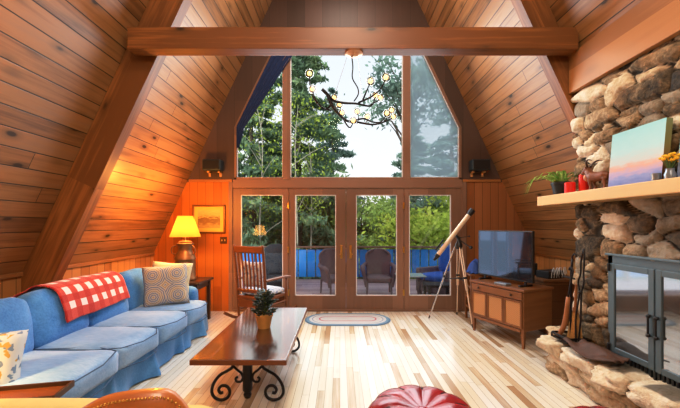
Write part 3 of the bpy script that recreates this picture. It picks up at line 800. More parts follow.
# ------------------------------------------------------------------ rug
def rug():
    bm = bm_new(); uvl = bm.loops.layers.uv.new('UVMap'); n = 72; rings = 16; V = {}; a, b = .665, .34; q = a-b
    for i in range(rings+1):
        t = i/rings
        for j in range(n):
            th_ = 2*PI*j/n; x, y = b*t*math.cos(th_), b*t*math.sin(th_); x += q*(1 if math.cos(th_) >= 0 else -1)*min(1, abs(math.cos(th_))*6)
            V[i, j] = bm.verts.new((x, y, .012 if i < rings else .002))
    for i in range(rings):
        for j in range(n):
            f = bm.faces.new((V[i, j], V[i, (j+1) % n], V[i+1, (j+1) % n], V[i+1, j]))
            for lp, tt in zip(f.loops, (i, i, i+1, i+1)): lp[uvl].uv = (tt/rings, j/n)
    return bm
o = obj('oval_rug', rug(), 'rug'); o.location = (.12, 5.13, .001); tag(o, 'oval braided rug with blue border and red ring before the doors', 'rug')
if o.data.polygons[0].normal.z < 0: o.data.flip_normals()

# ------------------------------------------------------------------ end table, lamp, picture, switch, speakers
et = thing('end_table', 'dark wood end table in the left corner beyond the sofa', 'table', (-2.3, 4.93, 0))
obj('tabletop', box(bm_new(), -.30, .30, -.26, .30, .615, .65, .008), 'darkwood', et, 'x')
bm = bm_new(); box(bm, -.25, .25, -.21, .25, .53, .615, .003); obj('apron', bm, 'darkwood', et, 'x')
for sx in (-.24, .24):
    for sy in (-.2, .24): obj('leg', box(bm_new(), sx-.025, sx+.025, sy-.025, sy+.025, 0, .615, .005), 'darkwood', et)
lamp = thing('table_lamp', 'milk can table lamp with glowing yellow shade on the corner end table', 'lamp', (-2.31, 4.93, .651))
bm = bm_new(); lathe(bm, [(.14, 0), (.15, .01), (.15, .05), (.143, .06), (.143, .30), (.15, .31), (.146, .34), (.10, .43), (.093, .45), (.10, .50), (.118, .53), (.118, .545), (.10, .55), (.09, .575), (.04, .585), (0, .588)], 32)
obj('milk_can', bm, 'can', lamp, smooth=True)
for s in (-1, 1):
    bm = bm_new(); tube(bm, [(s*.11, -.05, .51), (s*.155, -.07, .50), (s*.175, -.07, .45), (s*.165, -.06, .40), (s*.125, -.05, .39)], .008, 8, 4); obj('can_handle', bm, 'can', lamp, smooth='all')
bm = bm_new(); tube(bm, [(0, 0, .58), (0, 0, .93)], .008); obj('lamp_pole', bm, 'brass', lamp)
def lshade(r0, r1, z0, z1, m, par):
    bm = bm_new(); uvl = bm.loops.layers.uv.new('UVMap'); n = 32
    A = [[bm.verts.new(((r0+(r1-r0)*t)*math.cos(2*PI*j/n), (r0+(r1-r0)*t)*math.sin(2*PI*j/n), z0+(z1-z0)*t)) for j in range(n)] for t in (0, .25, .5, .75, 1)]
    for i in range(4):
        for j in range(n):
            f = bm.faces.new((A[i][j], A[i][(j+1) % n], A[i+1][(j+1) % n], A[i+1][j]))
            for lp, (tt, jj) in zip(f.loops, ((i, j), (i, j+1), (i+1, j+1), (i+1, j))): lp[uvl].uv = (jj/n, tt/4)
    return obj('lamp_shade', bm, m, par, smooth='all')
lshade(.215, .105, .645, .955, 'shade', lamp)
def plight(name, loc, e, col, r=.04):
    l = bpy.data.lights.new(name, 'POINT'); l.energy = e; l.color = col; l.shadow_soft_size = r
    o = bpy.data.objects.new(name, l); COL.objects.link(o); o.location = loc; return o
plight('table_lamp_light', (-2.31, 4.93, 1.42), 45, (1, .47, .11))
# second lamp by the near end of the sofa (seen mirrored in the door glass)
l2 = thing('floor_lamp', 'slim brass floor lamp with glowing amber shade behind the near end of the sofa', 'lamp', (-2.42, 1.36, 0))
bm = bm_new(); lathe(bm, [(.14, 0), (.14, .02), (.03, .03), (.012, .05), (.012, 1.40), (0, 1.4)], 24); obj('lamp_pole', bm, 'brass', l2, smooth=True)
lshade(.20, .12, 1.16, 1.46, 'shade2', l2)
plight('floor_lamp_light', (-2.42, 1.36, 1.30), 165, (1, .56, .18))

pf = thing('framed_picture', 'sepia landscape print in a bronze frame on the wall by the lamp', 'picture', (-2.23, YB-.001, 1.57))
bm = bm_new(); w, h, b_ = .28, .245, .032
box(bm, -w, w, -.03, 0, h-b_, h, .006); box(bm, -w, w, -.03, 0, -h, -h+b_, .006); box(bm, -w, -w+b_, -.03, 0, -h, h, .006); box(bm, w-b_, w, -.03, 0, -h, h, .006)
obj('frame', bm, 'pictureframe', pf)
obj('mat_board', box(bm_new(), -w+.02, w-.02, -.012, -.004, -h+.02, h-.02), 'matboard', pf)
def card(x0, x1, z0, z1, y):
    bm = bm_new(); uvl = bm.loops.layers.uv.new('UVMap'); f = bm.faces.new([bm.verts.new(p) for p in ((x0, y, z0), (x1, y, z0), (x1, y, z1), (x0, y, z1))])
    for lp, q in zip(f.loops, ((0, 0), (1, 0), (1, 1), (0, 1))): lp[uvl].uv = q
    return bm
obj('print', card(-.19, .19, -.155, .155, -.0135), 'sepia', pf)
sw = thing('light_switch', 'bronze double light switch plate beside the door casing', 'switch', (-1.985, YB-.001, 1.21))
obj('plate', box(bm_new(), -.06, .06, -.008, 0, -.06, .06, .004), 'switch', sw)
for s in (-.025, .025): obj('toggle', box(bm_new(), s-.007, s+.007, -.02, -.006, -.014, .014, .003), 'matboard', sw)
def speaker(x, z, side):
    s = thing('wall_speaker', 'small black loudspeaker on pale brackets mounted %s of the big window' % side, 'speaker', (x, YB-.001, z), 0, 'wall speakers')
    obj('cabinet', box(bm_new(), -.15, .15, -.20, -.03, -.085, .095, .012, 2), 'speaker', s)
    obj('grille', box(bm_new(), -.135, .135, -.206, -.198, -.07, .08, .004), 'blackplastic', s)
    for q in (-.09, .09):
        bm = bm_new(); box(bm, q-.018, q+.018, -.11, 0, -.115, -.083, .004); box(bm, q-.018, q+.018, -.03, 0, -.17, -.083, .004); obj('bracket', bm, 'bracket', s)
speaker(-2.12, 2.46, 'left'); speaker(2.33, 2.46, 'right')

# ------------------------------------------------------------------ rocking chair
rc = thing('rocking_chair', 'brown wooden slat-back rocking chair in front of the leftmost door', 'chair', (-1.19, 5.06, 0), R(-28))
# local: faces +y
for s in (-1, 1):
    bm = bm_new(); tube(bm, [(s*.265, -.22, .06), (s*.268, -.235, .40), (s*.272, -.265, .80), (s*.276, -.31, 1.15), (s*.277, -.312, 1.17)], [.017, .021, .021, .018, .012], 10, 3); obj('back_post', bm, 'chairwood', rc, smooth='all')
    bm = bm_new(); tube(bm, [(s*.275, .24, .06), (s*.275, .24, .40), (s*.275, .235, .66)], [.018, .023, .018], 10); obj('front_leg', bm, 'chairwood', rc, smooth='all')
    bm = bm_new(); P = [(s*.272, -.255, .665), (s*.28, -.1, .672), (s*.285, .15, .675), (s*.285, .30, .668)]
    for a, b in zip(P, P[1:]): bar(bm, a, b, .075, .024)
    obj('arm', bm, 'chairwood', rc, 'y')
    bm = bm_new(); P = [Vector((s*.27, -.50+1.0*t, .022+.16*(2*t-1.08)**2)) for t in [i/12 for i in range(13)]]
    for a, b in zip(P, P[1:]): bar(bm, a, b+(b-a)*.1, .03, .04, bev=.002)
    obj('rocker', bm, 'chairwood', rc, 'y')
    bm = bm_new(); tube(bm, [(s*.267, -.22, .2), (s*.275, .24, .2)], .012); tube(bm, [(s*.267, -.23, .30), (s*.275, .24, .30)], .012); obj('side_stretcher', bm, 'chairwood', rc)
for i in range(7):
    x = -.205+.41*i/6; bm = bm_new(); P = [(x, -.245, .50), (x, -.262, .75), (x, -.305, 1.09)]
    for a, b in zip(P, P[1:]): bar(bm, a, b, .030, .012, (0, 1, 0))
    obj('slat', bm, 'chairwood', rc)
bm = bm_new(); bar(bm, (-.27, -.306, 1.11), (.27, -.306, 1.11), .03, .10, (0, 0, 1), .01); obj('crest_rail', bm, 'chairwood', rc, 'x')
bm = bm_new(); bar(bm, (-.265, -.245, .50), (.265, -.245, .50), .028, .05, (0, 0, 1), .008); obj('lower_back_rail', bm, 'chairwood', rc, 'x')
bm = bm_new(); box(bm, -.275, .275, -.25, .27, .37, .42, .01); obj('seat', bm, 'chairwood', rc, 'x')
bm = bm_new(); box(bm, -.24, .24, -.245, -.225, .25, .37, .004); box(bm, -.24, .24, .225, .245, .25, .37, .004); obj('seat_apron', bm, 'chairwood', rc, 'x')
rm = Matrix.Translation((-1.19, 5.06, 0)) @ Matrix.Rotation(R(-28), 4, 'Z')
bm = bm_new(); cushion(bm, 0, .02, .4625, .49, .46, .075, .035, .02)
o = obj('seat_cushion', bm, 'rockcush', None, 'x', smooth='all'); o.matrix_world = rm; tag(o, 'white and blue patterned seat pad on the rocking chair', 'cushion')
o = obj('back_pillow', pillow_bm(.40, .13), 'rockcush', None, 'x', smooth='all'); o.matrix_world = rm @ Matrix.Translation((0, -.185, .735)) @ Matrix.Rotation(R(6), 4, 'X'); tag(o, 'pale blue patterned pillow leaning against the rocking chair slats', 'pillow')

# ------------------------------------------------------------------ telescope
T0 = Vector((1.80, 5.0, 0))
ts = thing('telescope', 'tan refractor telescope on a tripod standing by the rightmost door', 'telescope', tuple(T0))
A_ = Vector((1.985, 4.93, 1.70))-T0; B_ = Vector((1.44, 5.06, .93))-T0; D_ = (A_-B_).normalized()
bm = bm_new(); tube(bm, [B_+D_*.10, A_-D_*.09], .034, 20); obj('optical_tube', bm, 'teltube', ts, smooth=True)
bm = bm_new(); tube(bm, [A_-D_*.10, A_-D_*.07, A_-D_*.0695, A_], [.037, .037, .045, .045], 20); obj('dew_cap', bm, 'blackplastic', ts, smooth=True)
bm = bm_new(); tube(bm, [B_+D_*.11, B_+D_*.06, B_+D_*.059, B_], [.040, .036, .022, .020], 16); tube(bm, [B_, B_+Vector((.05, 0, .04))], .018, 12); obj('focuser', bm, 'blackplastic', ts, smooth=True)
up = D_.orthogonal().normalized(); up = Vector((-D_.z, 0, D_.x)).normalized(); up = up if up.z > 0 else -up
bm = bm_new(); tube(bm, [B_+D_*.14+up*.075, B_+D_*.34+up*.075], .014, 10)
for q in (.18, .29): tube(bm, [B_+D_*q+up*.03, B_+D_*q+up*.075], .006, 6)
obj('finder_scope', bm, 'blackplastic', ts, smooth=True)
hub = Vector((.0, .0, 1.17)); mid = B_+D_*.50
bm = bm_new(); lathe(bm, [(.0, -.07), (.05, -.06), (.055, 0), (.04, .03), (.025, .06), (.025, .12), (0, .13)], 16, tuple(hub)); tube(bm, [hub+Vector((0, 0, .10)), mid-up*.03], .022, 10)
tube(bm, [hub+Vector((0, 0, .08)), hub+Vector((.14, -.08, -.03))], .009, 8); obj('mount', bm, 'blackplastic', ts, smooth=True)
bm = bm_new(); sphere(bm, hub+Vector((.15, -.085, -.035)), .026); obj('counterweight', bm, 'blackplastic', ts, smooth=True)
bm = bm_new(); tube(bm, [hub+Vector((-.05, -.03, .1)), hub+Vector((.14, -.05, .13))], .005, 6); sphere(bm, hub+Vector((.14, -.05, .13)), .014); obj('control_knob', bm, 'blackplastic', ts, smooth=True)
feet = [Vector((1.40, 5.20, 0))-T0, Vector((1.92, 5.42, 0))-T0, Vector((1.90, 4.72, 0))-T0]
for f in feet:
    top = hub+Vector((f.x*.12, f.y*.12, -.03)); md = top.lerp(f, .55); d = (f-top).normalized(); side = d.cross(Vector((0, 0, 1))).normalized()
    bm = bm_new()
    for s in (-1, 1): bar(bm, top+side*.02*s, md+side*.012*s, .012, .02)
    bar(bm, md-d*.15, f-d*.03, .016, .02)
    g = obj('tripod_leg', bm, 'teltube' if f is not feet[0] else 'chrome', ts)
    bm = bm_new(); tube(bm, [f-d*.05, f], [.013, .008], 8); obj('foot', bm, 'blackplastic', g)
    bm = bm_new(); bar(bm, md-d*.18-side*.028, md-d*.18+side*.028, .03, .03); obj('clamp', bm, 'blackplastic', g)
bm = bm_new()
for f in feet: tube(bm, [(0, 0, .66), hub.lerp(f, .45)], .007, 6)
lathe(bm, [(.0, .0), (.06, 0), (.06, .008), (0, .008)], 12, (0, 0, .66)); obj('brace', bm, 'blackplastic', ts)

# ------------------------------------------------------------------ small wooden chair with cloth
sc_ = thing('ladder_stool', 'small reddish wooden ladder-sided stool between telescope and cabinet', 'stool', (2.125, 5.10, 0), R(-4))
for x in (-.13, .13):
    for y in (-.13, .13):
        bm = bm_new(); box(bm, x-.018, x+.018, y-.018, y+.018, 0, .70, .005); obj('leg', bm, 'cabwood', sc_)
for y in (-.13, .13):
    for z in (.12, .28, .44): obj('rung', box(bm_new(), -.115, .115, y-.011, y+.011, z-.016, z+.016, .004), 'cabwood', sc_, 'x')
for x in (-.13, .13):
    for z in (.2, .36, .52): obj('rung', box(bm_new(), x-.011, x+.011, -.115, .115, z-.016, z+.016, .004), 'cabwood', sc_, 'y')
obj('seat', box(bm_new(), -.165, .165, -.165, .165, .70, .73, .008), 'cabwood', sc_, 'x')
def cloth_heap():
    bm = bm_new(); n = 22; V = {}
    for i in range(n+1):
        for j in range(n+1):
            x, y = -1+2*i/n, -1+2*j/n; r = math.hypot(x, y)
            z = .20*max(0, 1-r**1.6)+.025*math.sin(x*9+y*5)*(1-min(1, r*.6))+.012
            V[i, j] = bm.verts.new((x*.13, y*.13, max(.004, z+mnoise.noise(Vector((x*3, y*3, 1)))*.03)))
    for i in range(n):
        for j in range(n): bm.faces.new((V[i, j], V[i+1, j], V[i+1, j+1], V[i, j+1]))
    return bm
o = obj('folded_cloth', cloth_heap(), 'bluecloth', smooth='all'); o.location = (2.09, 5.09, .732); tag(o, 'crumpled blue cloth lying on the small wooden stool', 'cloth')

# ------------------------------------------------------------------ TV cabinet, television, chest
CY = R(24)
cd = Vector((math.sin(CY), -math.cos(CY), 0)); cn = Vector((-math.cos(CY), -math.sin(CY), 0))      # along the front, and out of the front
C0 = (Vector((1.86, 4.62, 0))+Vector((2.13, 3.88, 0)))/2-cn*.26
# local frame: front = -y, width along x (x+ towards the camera end)
crot = math.atan2(cd.y, cd.x)
cab = thing('tv_cabinet', 'low mid-century wooden cabinet with cane door panels under the television', 'cabinet', tuple(C0), crot)
bm = bm_new(); box(bm, -.40, .40, -.25, .26, .20, .675, .006); obj('carcass', bm, 'cabwood', cab, 'x')
obj('top', box(bm_new(), -.42, .42, -.275, .27, .675, .705, .008), 'cabwood', cab, 'x')
for sx in (-.375, .375):
    for sy in (-.225, .235):
        bm = bm_new(); t_ = .018; 
        tube(bm, [(sx, sy, 0), (sx, sy, .21), (sx, sy, .22)], [.018, .030, .03], 4); obj('leg', bm, 'cabwood', cab)
d = obj('drawer', box(bm_new(), -.385, .385, -.268, -.248, .575, .665, .006), 'cabwood', cab, 'x')
for x in (-.25, .25):
    bm = bm_new(); sphere(bm, (x, -.285, .62), .014); tube(bm, [(x, -.265, .62), (x, -.28, .62)], .007); obj('knob', bm, 'darkwood', d, smooth=True)
for i in range(3):
    x0 = -.385+i*.258; x1 = x0+.252
    bm = bm_new(); f = .024
    box(bm, x0, x0+f, -.268, -.248, .235, .565, .004); box(bm, x1-f, x1, -.268, -.248, .235, .565, .004); box(bm, x0+f, x1-f, -.268, -.248, .235, .235+f, .004); box(bm, x0+f, x1-f, -.268, -.248, .565-f, .565, .004)
    d = obj('door', bm, 'cabwood', cab)
    obj('cane_panel', box(bm_new(), x0+f-.004, x1-f+.004, -.258, -.249, .235+f-.004, .565-f+.004), 'cane', d)
obj('apron', box(bm_new(), -.36, .36, -.262, -.242, .185, .225, .006), 'cabwood', cab, 'x')
tv = thing('television', 'black flat screen television standing on the cane-front cabinet', 'television', (C0.x-.05, C0.y+.035, .7055), crot+R(-2))
W_ = .43
obj('bezel', box(bm_new(), -W_, W_, -.02, .02, .055, .69, .006), 'blackplastic', tv)
obj('screen', box(bm_new(), -W_+.014, W_-.014, -.0225, -.018, .075, .676, 0), 'screen', tv)
for x in (-.32, .32):
    bm = bm_new(); bar(bm, (x, -.11, .010), (x, .11, .010), .03, .02); bar(bm, (x, 0, .014), (x, 0, .08), .03, .02, (0, 1, 0))
    obj('stand_foot', bm, 'blackplastic', tv)
o = obj('set_top_box', box(bm_new(), -.09, .09, -.05, .05, 0, .025, .005), 'greygloss'); o.location = (C0.x+cd.x*.05+cn.x*.18, C0.y+cd.y*.05+cn.y*.18, .7055); o.rotation_euler = (0, 0, crot); tag(o, 'small grey media box on the cabinet in front of the television', 'electronics')
ch = thing('storage_chest', 'dark brown wooden chest in the corner behind the television cabinet', 'chest', (3.02, 4.82, 0))
obj('box', box(bm_new(), -.29, .29, -.40, .42, .02, .70, .008), 'chest', ch, 'y')
obj('lid', box(bm_new(), -.305, .305, -.415, .435, .70, .74, .008), 'chest', ch, 'y')
bk = thing('wire_basket', 'black box with white wire loops on top of the corner chest', 'box', (2.93, 4.60, .7405), R(20))
obj('tray', box(bm_new(), -.15, .15, -.1, .1, 0, .10, .01), 'basketblack', bk)
bm = bm_new(); rr = random.Random(5)
for i in range(6):
    x = -.12+.05*i; tube(bm, [(x, -.108, .01), (x+rr.uniform(-.03, .03), -.112, .09), (x+rr.uniform(0, .06), -.112, .15), (x+.05, -.108, .05)], .0045, 6, 4)
obj('wire_loops', bm, 'wirewhite', bk)
o = obj('small_speaker', box(bm_new(), -.05, .05, -.05, .05, 0, .17, .01), 'speaker'); o.location = (2.83, 4.86, .7405); o.rotation_euler = (0, 0, R(15)); tag(o, 'small upright black box on the chest next to the television edge', 'box')

# ------------------------------------------------------------------ mantel things
MZ = 1.7705
sp = thing('spider_plant', 'green striped spider plant in a black pot at the far end of the mantel', 'plant', (2.20, 3.29, MZ))
bm = bm_new(); lathe(bm, [(.055, 0), (.06, 0), (.08, .10), (.086, .10), (.086, .125), (.076, .125), (.072, .105), (0, .105)], 24); obj('pot', bm, 'potblack', sp, smooth=True)
bm = bm_new(); rr = random.Random(8)
for i in range(24):
    a = rr.uniform(0, 2*PI); L = rr.uniform(.14, .28); lift = rr.uniform(.05, .17)
    if i < 6: a = R(150+rr.uniform(-40, 60)); L = .34; lift = .10
    if i >= 18: L = rr.uniform(.03, .12); lift = .17
    dx, dy = math.cos(a), math.sin(a); w = .017
    P = catmull([(dx*.02, dy*.02, .10), (dx*L*.4, dy*L*.4, .10+lift*.7), (dx*L*.75, dy*L*.75, .10+lift*.75), (dx*L, dy*L, .10+lift*.25-(.12 if i < 3 else 0))], 4)
    prev = None
    if any(2.20+p.x > 2.30 for p in P): P = [Vector((min(p.x, .09), p.y, p.z)) for p in P]
    for j, p in enumerate(P):
        ww = w*(1-(j/(len(P)-1))**2)+.001; n_ = Vector((-dy, dx, 0)); pr = (bm.verts.new(p+n_*ww), bm.verts.new(p-n_*ww))
        if prev: bm.faces.new((prev[0], prev[1], pr[1], pr[0]))
        prev = pr
obj('leaves', bm, 'spider', sp)
def candle(y, r, h, label, x=2.19):
    c = thing('pillar_candle', label, 'candle', (x, y, MZ), 0, 'red pillar candles')
    bm = bm_new(); lathe(bm, [(0, 0), (r, 0), (r*1.01, h*.5), (r, h-.006), (r-.008, h), (r-.015, h-.008), (0, h-.012)], 24); obj('wax', bm, 'redwax', c, smooth=True)
    bm = bm_new(); tube(bm, [(0, 0, h-.014), (.003, 0, h+.006)], .0025, 6); obj('wick', bm, 'cord', c)
candle(3.10, .045, .10, 'shorter red pillar candle next to the spider plant', 2.16); candle(3.03, .045, .165, 'taller red pillar candle next to the animal figurine', 2.245)
# horned animal figurine
fg = thing('animal_figurine', 'brown carved horned animal figurine standing beside the red candles', 'figurine', (2.215, 2.83, MZ), R(100))
bm = bm_new()   # local x+ = head direction
tube(bm, [(-.095, 0, .115), (-.06, 0, .118), (0, 0, .115), (.05, 0, .12), (.08, 0, .125)], [.022, .040, .041, .046, .036], 12, 3)
tube(bm, [(.06, 0, .12), (.085, 0, .155), (.10, 0, .185)], [.042, .034, .024], 12, 3)
tube(bm, [(.085, 0, .195), (.11, 0, .19), (.14, 0, .165), (.152, 0, .152)], [.02, .027, .019, .014], 12, 3)
for x in (-.075, .055):
    for y in (-.022, .022): tube(bm, [(x, y, .10), (x+.004, y*1.1, .06), (x-.004, y*1.1, .035), (x, y*1.1, .0)], [.019, .012, .009, .012], 8, 2)
tube(bm, [(-.1, 0, .12), (-.12, 0, .10), (-.125, 0, .07)], [.008, .006, .004], 6)
for s in (-1, 1): tube(bm, [(.095, s*.018, .205), (.085, s*.045, .212)], [.010, .004], 6)
o = obj('body', bm, 'elk', fg, smooth='all'); md = o.modifiers.new('r', 'REMESH'); md.mode = 'VOXEL'; md.voxel_size = .005; md.use_smooth_shade = True
bm = bm_new(); tube(bm, [(.085, 0, .16), (.112, 0, .12), (.10, 0, .09)], [.022, .026, .01], 10, 3); tube(bm, [(.12, 0, .205), (.158, 0, .155)], [.010, .012], 8); obj('pale_chest', bm, 'elkpale', fg, smooth='all', label='pale chest and muzzle stripe')
for s in (-1, 1):
    bm = bm_new(); tube(bm, [(.09, s*.014, .21), (.075, s*.04, .25), (.045, s*.055, .265), (.01, s*.05, .255)], [.009, .008, .006, .002], 8, 4); obj('horn', bm, 'darkwood', fg, smooth='all')
def canvas_art(name, label, y_far, wid, hei, x, mat_, yaw=0.):
    c = thing(name, label, 'painting', (x, y_far-wid/2, MZ+.004), R(-90)+yaw)
    # local x along the wall (+x towards the camera), front = -y ... faces world -x
    tilt = Matrix.Rotation(R(-5), 4, 'X')
    bm = card(-wid/2, wid/2, 0, hei, -.0005); bm.transform(tilt); obj('painted_face', bm, mat_, c)
    bm = bm_new(); uvl = bm.loops.layers.uv.new('UVMap'); t = bmesh.new(); bmesh.ops.create_cube(t, size=1)
    for v in t.verts: v.co = Vector((v.co.x*wid, (v.co.y+.5)*.045, (v.co.z+.5)*hei))
    me = bpy.data.meshes.new('t'); t.to_mesh(me); t.free(); bm.from_mesh(me); bpy.data.meshes.remove(me)
    for f in bm.faces:
        for lp in f.loops: lp[uvl].uv = (lp.vert.co.y*20, lp.vert.co.z/hei)
    bm.transform(tilt); obj('stretcher_edge', bm, 'canvasedge', c); return c
canvas_art('canvas_painting', 'square teal and pink sunset canvas leaning on the mantel by the figurine', 2.71, .45, .435, 2.20, 'sunset')
canvas_art('canvas_painting', 'second teal canvas on the mantel cut off by the right picture edge', 2.15, .44, .45, 2.195, 'sunset2')
vs = thing('flower_vase', 'small vase of yellow flowers between the two mantel canvases', 'vase', (2.165, 2.165, MZ))
bm = bm_new(); lathe(bm, [(.02, 0), (.028, 0), (.032, .03), (.022, .055), (.024, .07), (.018, .07), (.016, .05), (0, .03)], 20); obj('vase', bm, 'greygloss', vs, smooth=True)
bm = bm_new(); bf = bm_new(); rr = random.Random(2)
for i in range(30):
    a = rr.uniform(0, 2*PI); q = rr.uniform(.005, .05); z = rr.uniform(.11, .17); e = Vector((min(.05, q*math.cos(a)), q*math.sin(a), z)); tube(bm, [(0, 0, .05), e], .002, 5); sphere(bf, e, rr.uniform(.008, .014), 6, 5, (1, 1, .8))
obj('stems', bm, 'stem', vs); obj('flowers', bf, 'yellow', vs)
o = obj('pewter_cup', lathe(bm_new(), [(.022, 0), (.025, .0), (.027, .05), (.023, .05), (.02, .006), (0, .006)], 20), 'greygloss', smooth=True); o.location = (2.15, 2.245, MZ); tag(o, 'tiny pewter cup beside the yellow flower vase', 'cup')

# ------------------------------------------------------------------ hearth things
HT = .372
tr = thing('fireplace_tool_stand', 'black iron fireplace tool stand on the far end of the hearth', 'tool stand', (2.17, 3.13, HT))
bm = bm_new(); 
for a, b in (((-.09, -.11), (.09, -.11)), ((.09, -.11), (.09, .11)), ((.09, .11), (-.09, .11)), ((-.09, .11), (-.09, -.11))): bar(bm, (*a, .05), (*b, .05), .012, .02); bar(bm, (*a, .008), (*a, .05), .014, .014, (0, 1, 0))
box(bm, -.09, .09, -.11, .11, .008, .018, .002)
obj('base_tray', bm, 'iron', tr)
bm = bm_new(); tube(bm, [(.02, 0, .01), (.02, 0, .55), (.02, -.02, .78)], .010, 8, 3); tube(bm, [(.0, -.08, .60), (.0, .08, .60)], .008); tube(bm, [(.02, -.02, .76), (.02, -.02, .80), (.02, -.05, .83), (.02, -.07, .80)], .007, 8, 3); obj('upright', bm, 'iron', tr, smooth='all')
tg = thing('fire_tongs', 'black iron fire tongs leaning against the stone in the tool stand', 'tongs', (2.17, 3.02, HT+.02))
bm = bm_new()
for s in (-1, 1): tube(bm, [(.0, s*.015, .0), (.01, s*.03, .22), (.03, s*.012, .45), (.035, s*.035, .55), (.045, s*.018, .63), (.05, s*.02, .74), (.06, s*.0, .86)], .0075, 8, 4)
obj('arms', bm, 'iron', tg, smooth='all')
bm = bm_new(); sphere(bm, (.031, 0, .46), .018); obj('pivot', bm, 'iron', tg)
pk = thing('fire_poker', 'brown handled fire poker leaning diagonally in the tool stand', 'poker', (2.12, 3.20, HT+.02))
bm = bm_new(); tube(bm, [(0, .0, 0), (.02, -.06, .15), (.03, -.09, .40)], [.020, .023, .017], 10, 3); obj('handle', bm, 'toolhandle', pk, smooth='all')
bm = bm_new(); tube(bm, [(.03, -.09, .40), (.045, -.12, .60), (.05, -.125, .66), (.05, -.09, .68), (.05, -.075, .65)], .008, 8, 4); obj('iron_rod', bm, 'iron', pk, smooth='all')
br = thing('hearth_broom', 'golden straw hearth broom standing in the tool stand', 'broom', (2.21, 3.10, HT+.022))
bm = bm_new(); rr = random.Random(6)
for i in range(90):
    x, y = rr.uniform(-.03, .03), rr.uniform(-.075, .075); tube(bm, [(x, y, 0), (x*.6, y*.75, .14), (x*.25, y*.2, .28)], .005, 5)
obj('bristles', bm, 'straw', br)
bm = bm_new(); tube(bm, [(0, 0, .26), (0, 0, .30)], .022, 10); tube(bm, [(0, 0, .30), (.01, 0, .52)], .012, 10); obj('handle', bm, 'toolhandle', br, smooth=True)
def hide():
    bm = bm_new(); n = 18; V = {}
    for i in range(n+1):
        for j in range(n+1):
            x, y = -1+2*i/n, -1+2*j/n
            z = .035+.035*math.sin(x*3.2+1.2)*math.cos(y*2.4)+mnoise.noise(Vector((x*2, y*2, 7)))*.022+.025*(1-x*x)
            V[i, j] = bm.verts.new((x*.115*(1-.25*y*y), y*.23*(1-.1*x), max(.004, z)))
    for i in range(n):
        for j in range(n): bm.faces.new((V[i, j], V[i+1, j], V[i+1, j+1], V[i, j+1]))
    return bm
o = obj('leather_log_carrier', hide(), 'hide', smooth='all'); o.location = (2.13, 2.74, HT+.004); o.rotation_euler = (0, 0, R(6)); so = o.modifiers.new('s', 'SOLIDIFY'); so.thickness = .008; so.offset = 1; tag(o, 'crumpled brown leather log carrier lying on the hearth before the stove', 'log carrier')

# ------------------------------------------------------------------ poufs
def pouf(loc, r, h, label, rz):
    p = thing('pouf', label, 'pouf', loc, rz, 'red leather poufs')
    n = 100; seg = 10; bm = bm_new(); prof = []
    for i in range(25):
        t = i/24; a = -PI/2+PI*t; cz = h/2+h/2*abs(math.sin(a))**.75*(1 if a > 0 else -1); cr = r*abs(math.cos(a))**.42
        prof.append((cr, cz))
    rows = []
    for (cr, cz) in prof:
        row = []
        for j in range(n):
            th_ = 2*PI*j/n; gr = abs(math.sin(th_*seg/2))**.45
            rr_ = cr*(.955+.045*gr); dz = (cz-h/2)*(.945+.055*gr) if cr > .02 else (cz-h/2)*.93
            dim = 1-.12*math.exp(-(cr/(.18*r))**2) if cz > h/2 else 1
            row.append(bm.verts.new((rr_*math.cos(th_), rr_*math.sin(th_), h/2+dz*dim)))
        rows.append(row)
    for A, B in zip(rows, rows[1:]):
        for j in range(n): bm.faces.new((A[j], A[(j+1) % n], B[(j+1) % n], B[j]))
    bmesh.ops.remove_doubles(bm, verts=bm.verts[:], dist=.0005)
    zmin = min(v.co.z for v in bm.verts)
    for v in bm.verts: v.co.z -= zmin
    obj('cover', bm, 'redleather', p, smooth='all')
    bm = bm_new()
    for q in range(seg):
        th_ = 2*PI*q/seg; pts = []
        for (cr, cz) in prof[3:23]:
            rr_ = cr*.957+.001; dz = (cz-h/2)*.945; dim = 1-.12*math.exp(-(cr/(.18*r))**2) if cz > h/2 else 1
            pts.append((rr_*math.cos(th_), rr_*math.sin(th_), h/2+dz*dim-zmin+.001))
        tube(bm, pts, .006, 6)
    obj('seam', bm, 'redseam', p)
    bm = bm_new(); sphere(bm, (0, 0, h*.905-zmin), .035, 16, 10, (1, 1, .5)); obj('button', bm, 'redleather', p, smooth='all')
pouf((.46, 1.83, 0), .34, .49, 'red leather tufted pouf at the bottom centre of the photo', .1)
pouf((1.47, 1.74, 0), .28, .43, 'second red leather pouf beside the hearth front, mostly out of frame', .3)

# ------------------------------------------------------------------ leather armchair in the foreground
ac = thing('leather_armchair', 'low tan leather slipper chair with nailhead trim and cream cushion in the near left corner', 'armchair', (-1.15, 1.50, 0), R(0))
# the back faces the camera; the seat opens towards +y
def backtop(x):   # height of the leather shell along its width
    return .69+.125*math.exp(-(abs((x-.36)/.24))**3)+.085*math.exp(-(abs((x+.50)/.34))**3)
def shell():
    bm = bm_new(); F = []; n = 48
    for i in range(n+1):
        x = -.56+1.12*i/n; yb = -.26+.10*(abs(x)/.56)**2.6
        zt = backtop(x)-.10*max(0, (abs(x)-.46)/.10)**2
        F.append((x, yb, zt))
    rows = []
    for (x, y, z) in F:
        rows.append([bm.verts.new((x*(.86+.14*t), y, .16+(z-.16)*t)) for t in (0, .3, .6, .85, 1)]+[bm.verts.new((x*.98, y+.03, z+.006))]+[bm.verts.new((x*.95, y+.06, .16+(z-.05-.16)*t)) for t in (1, .6, 0)])
    for A, B in zip(rows, rows[1:]):
        for j in range(len(A)-1): bm.faces.new((A[j], B[j], B[j+1], A[j+1]))
    bm.faces.new(rows[0]); bm.faces.new(rows[-1][::-1])
    return bm, F
bm, F = shell(); obj('back_shell', bm, 'tanleather', ac, smooth='all')
bm = bm_new()
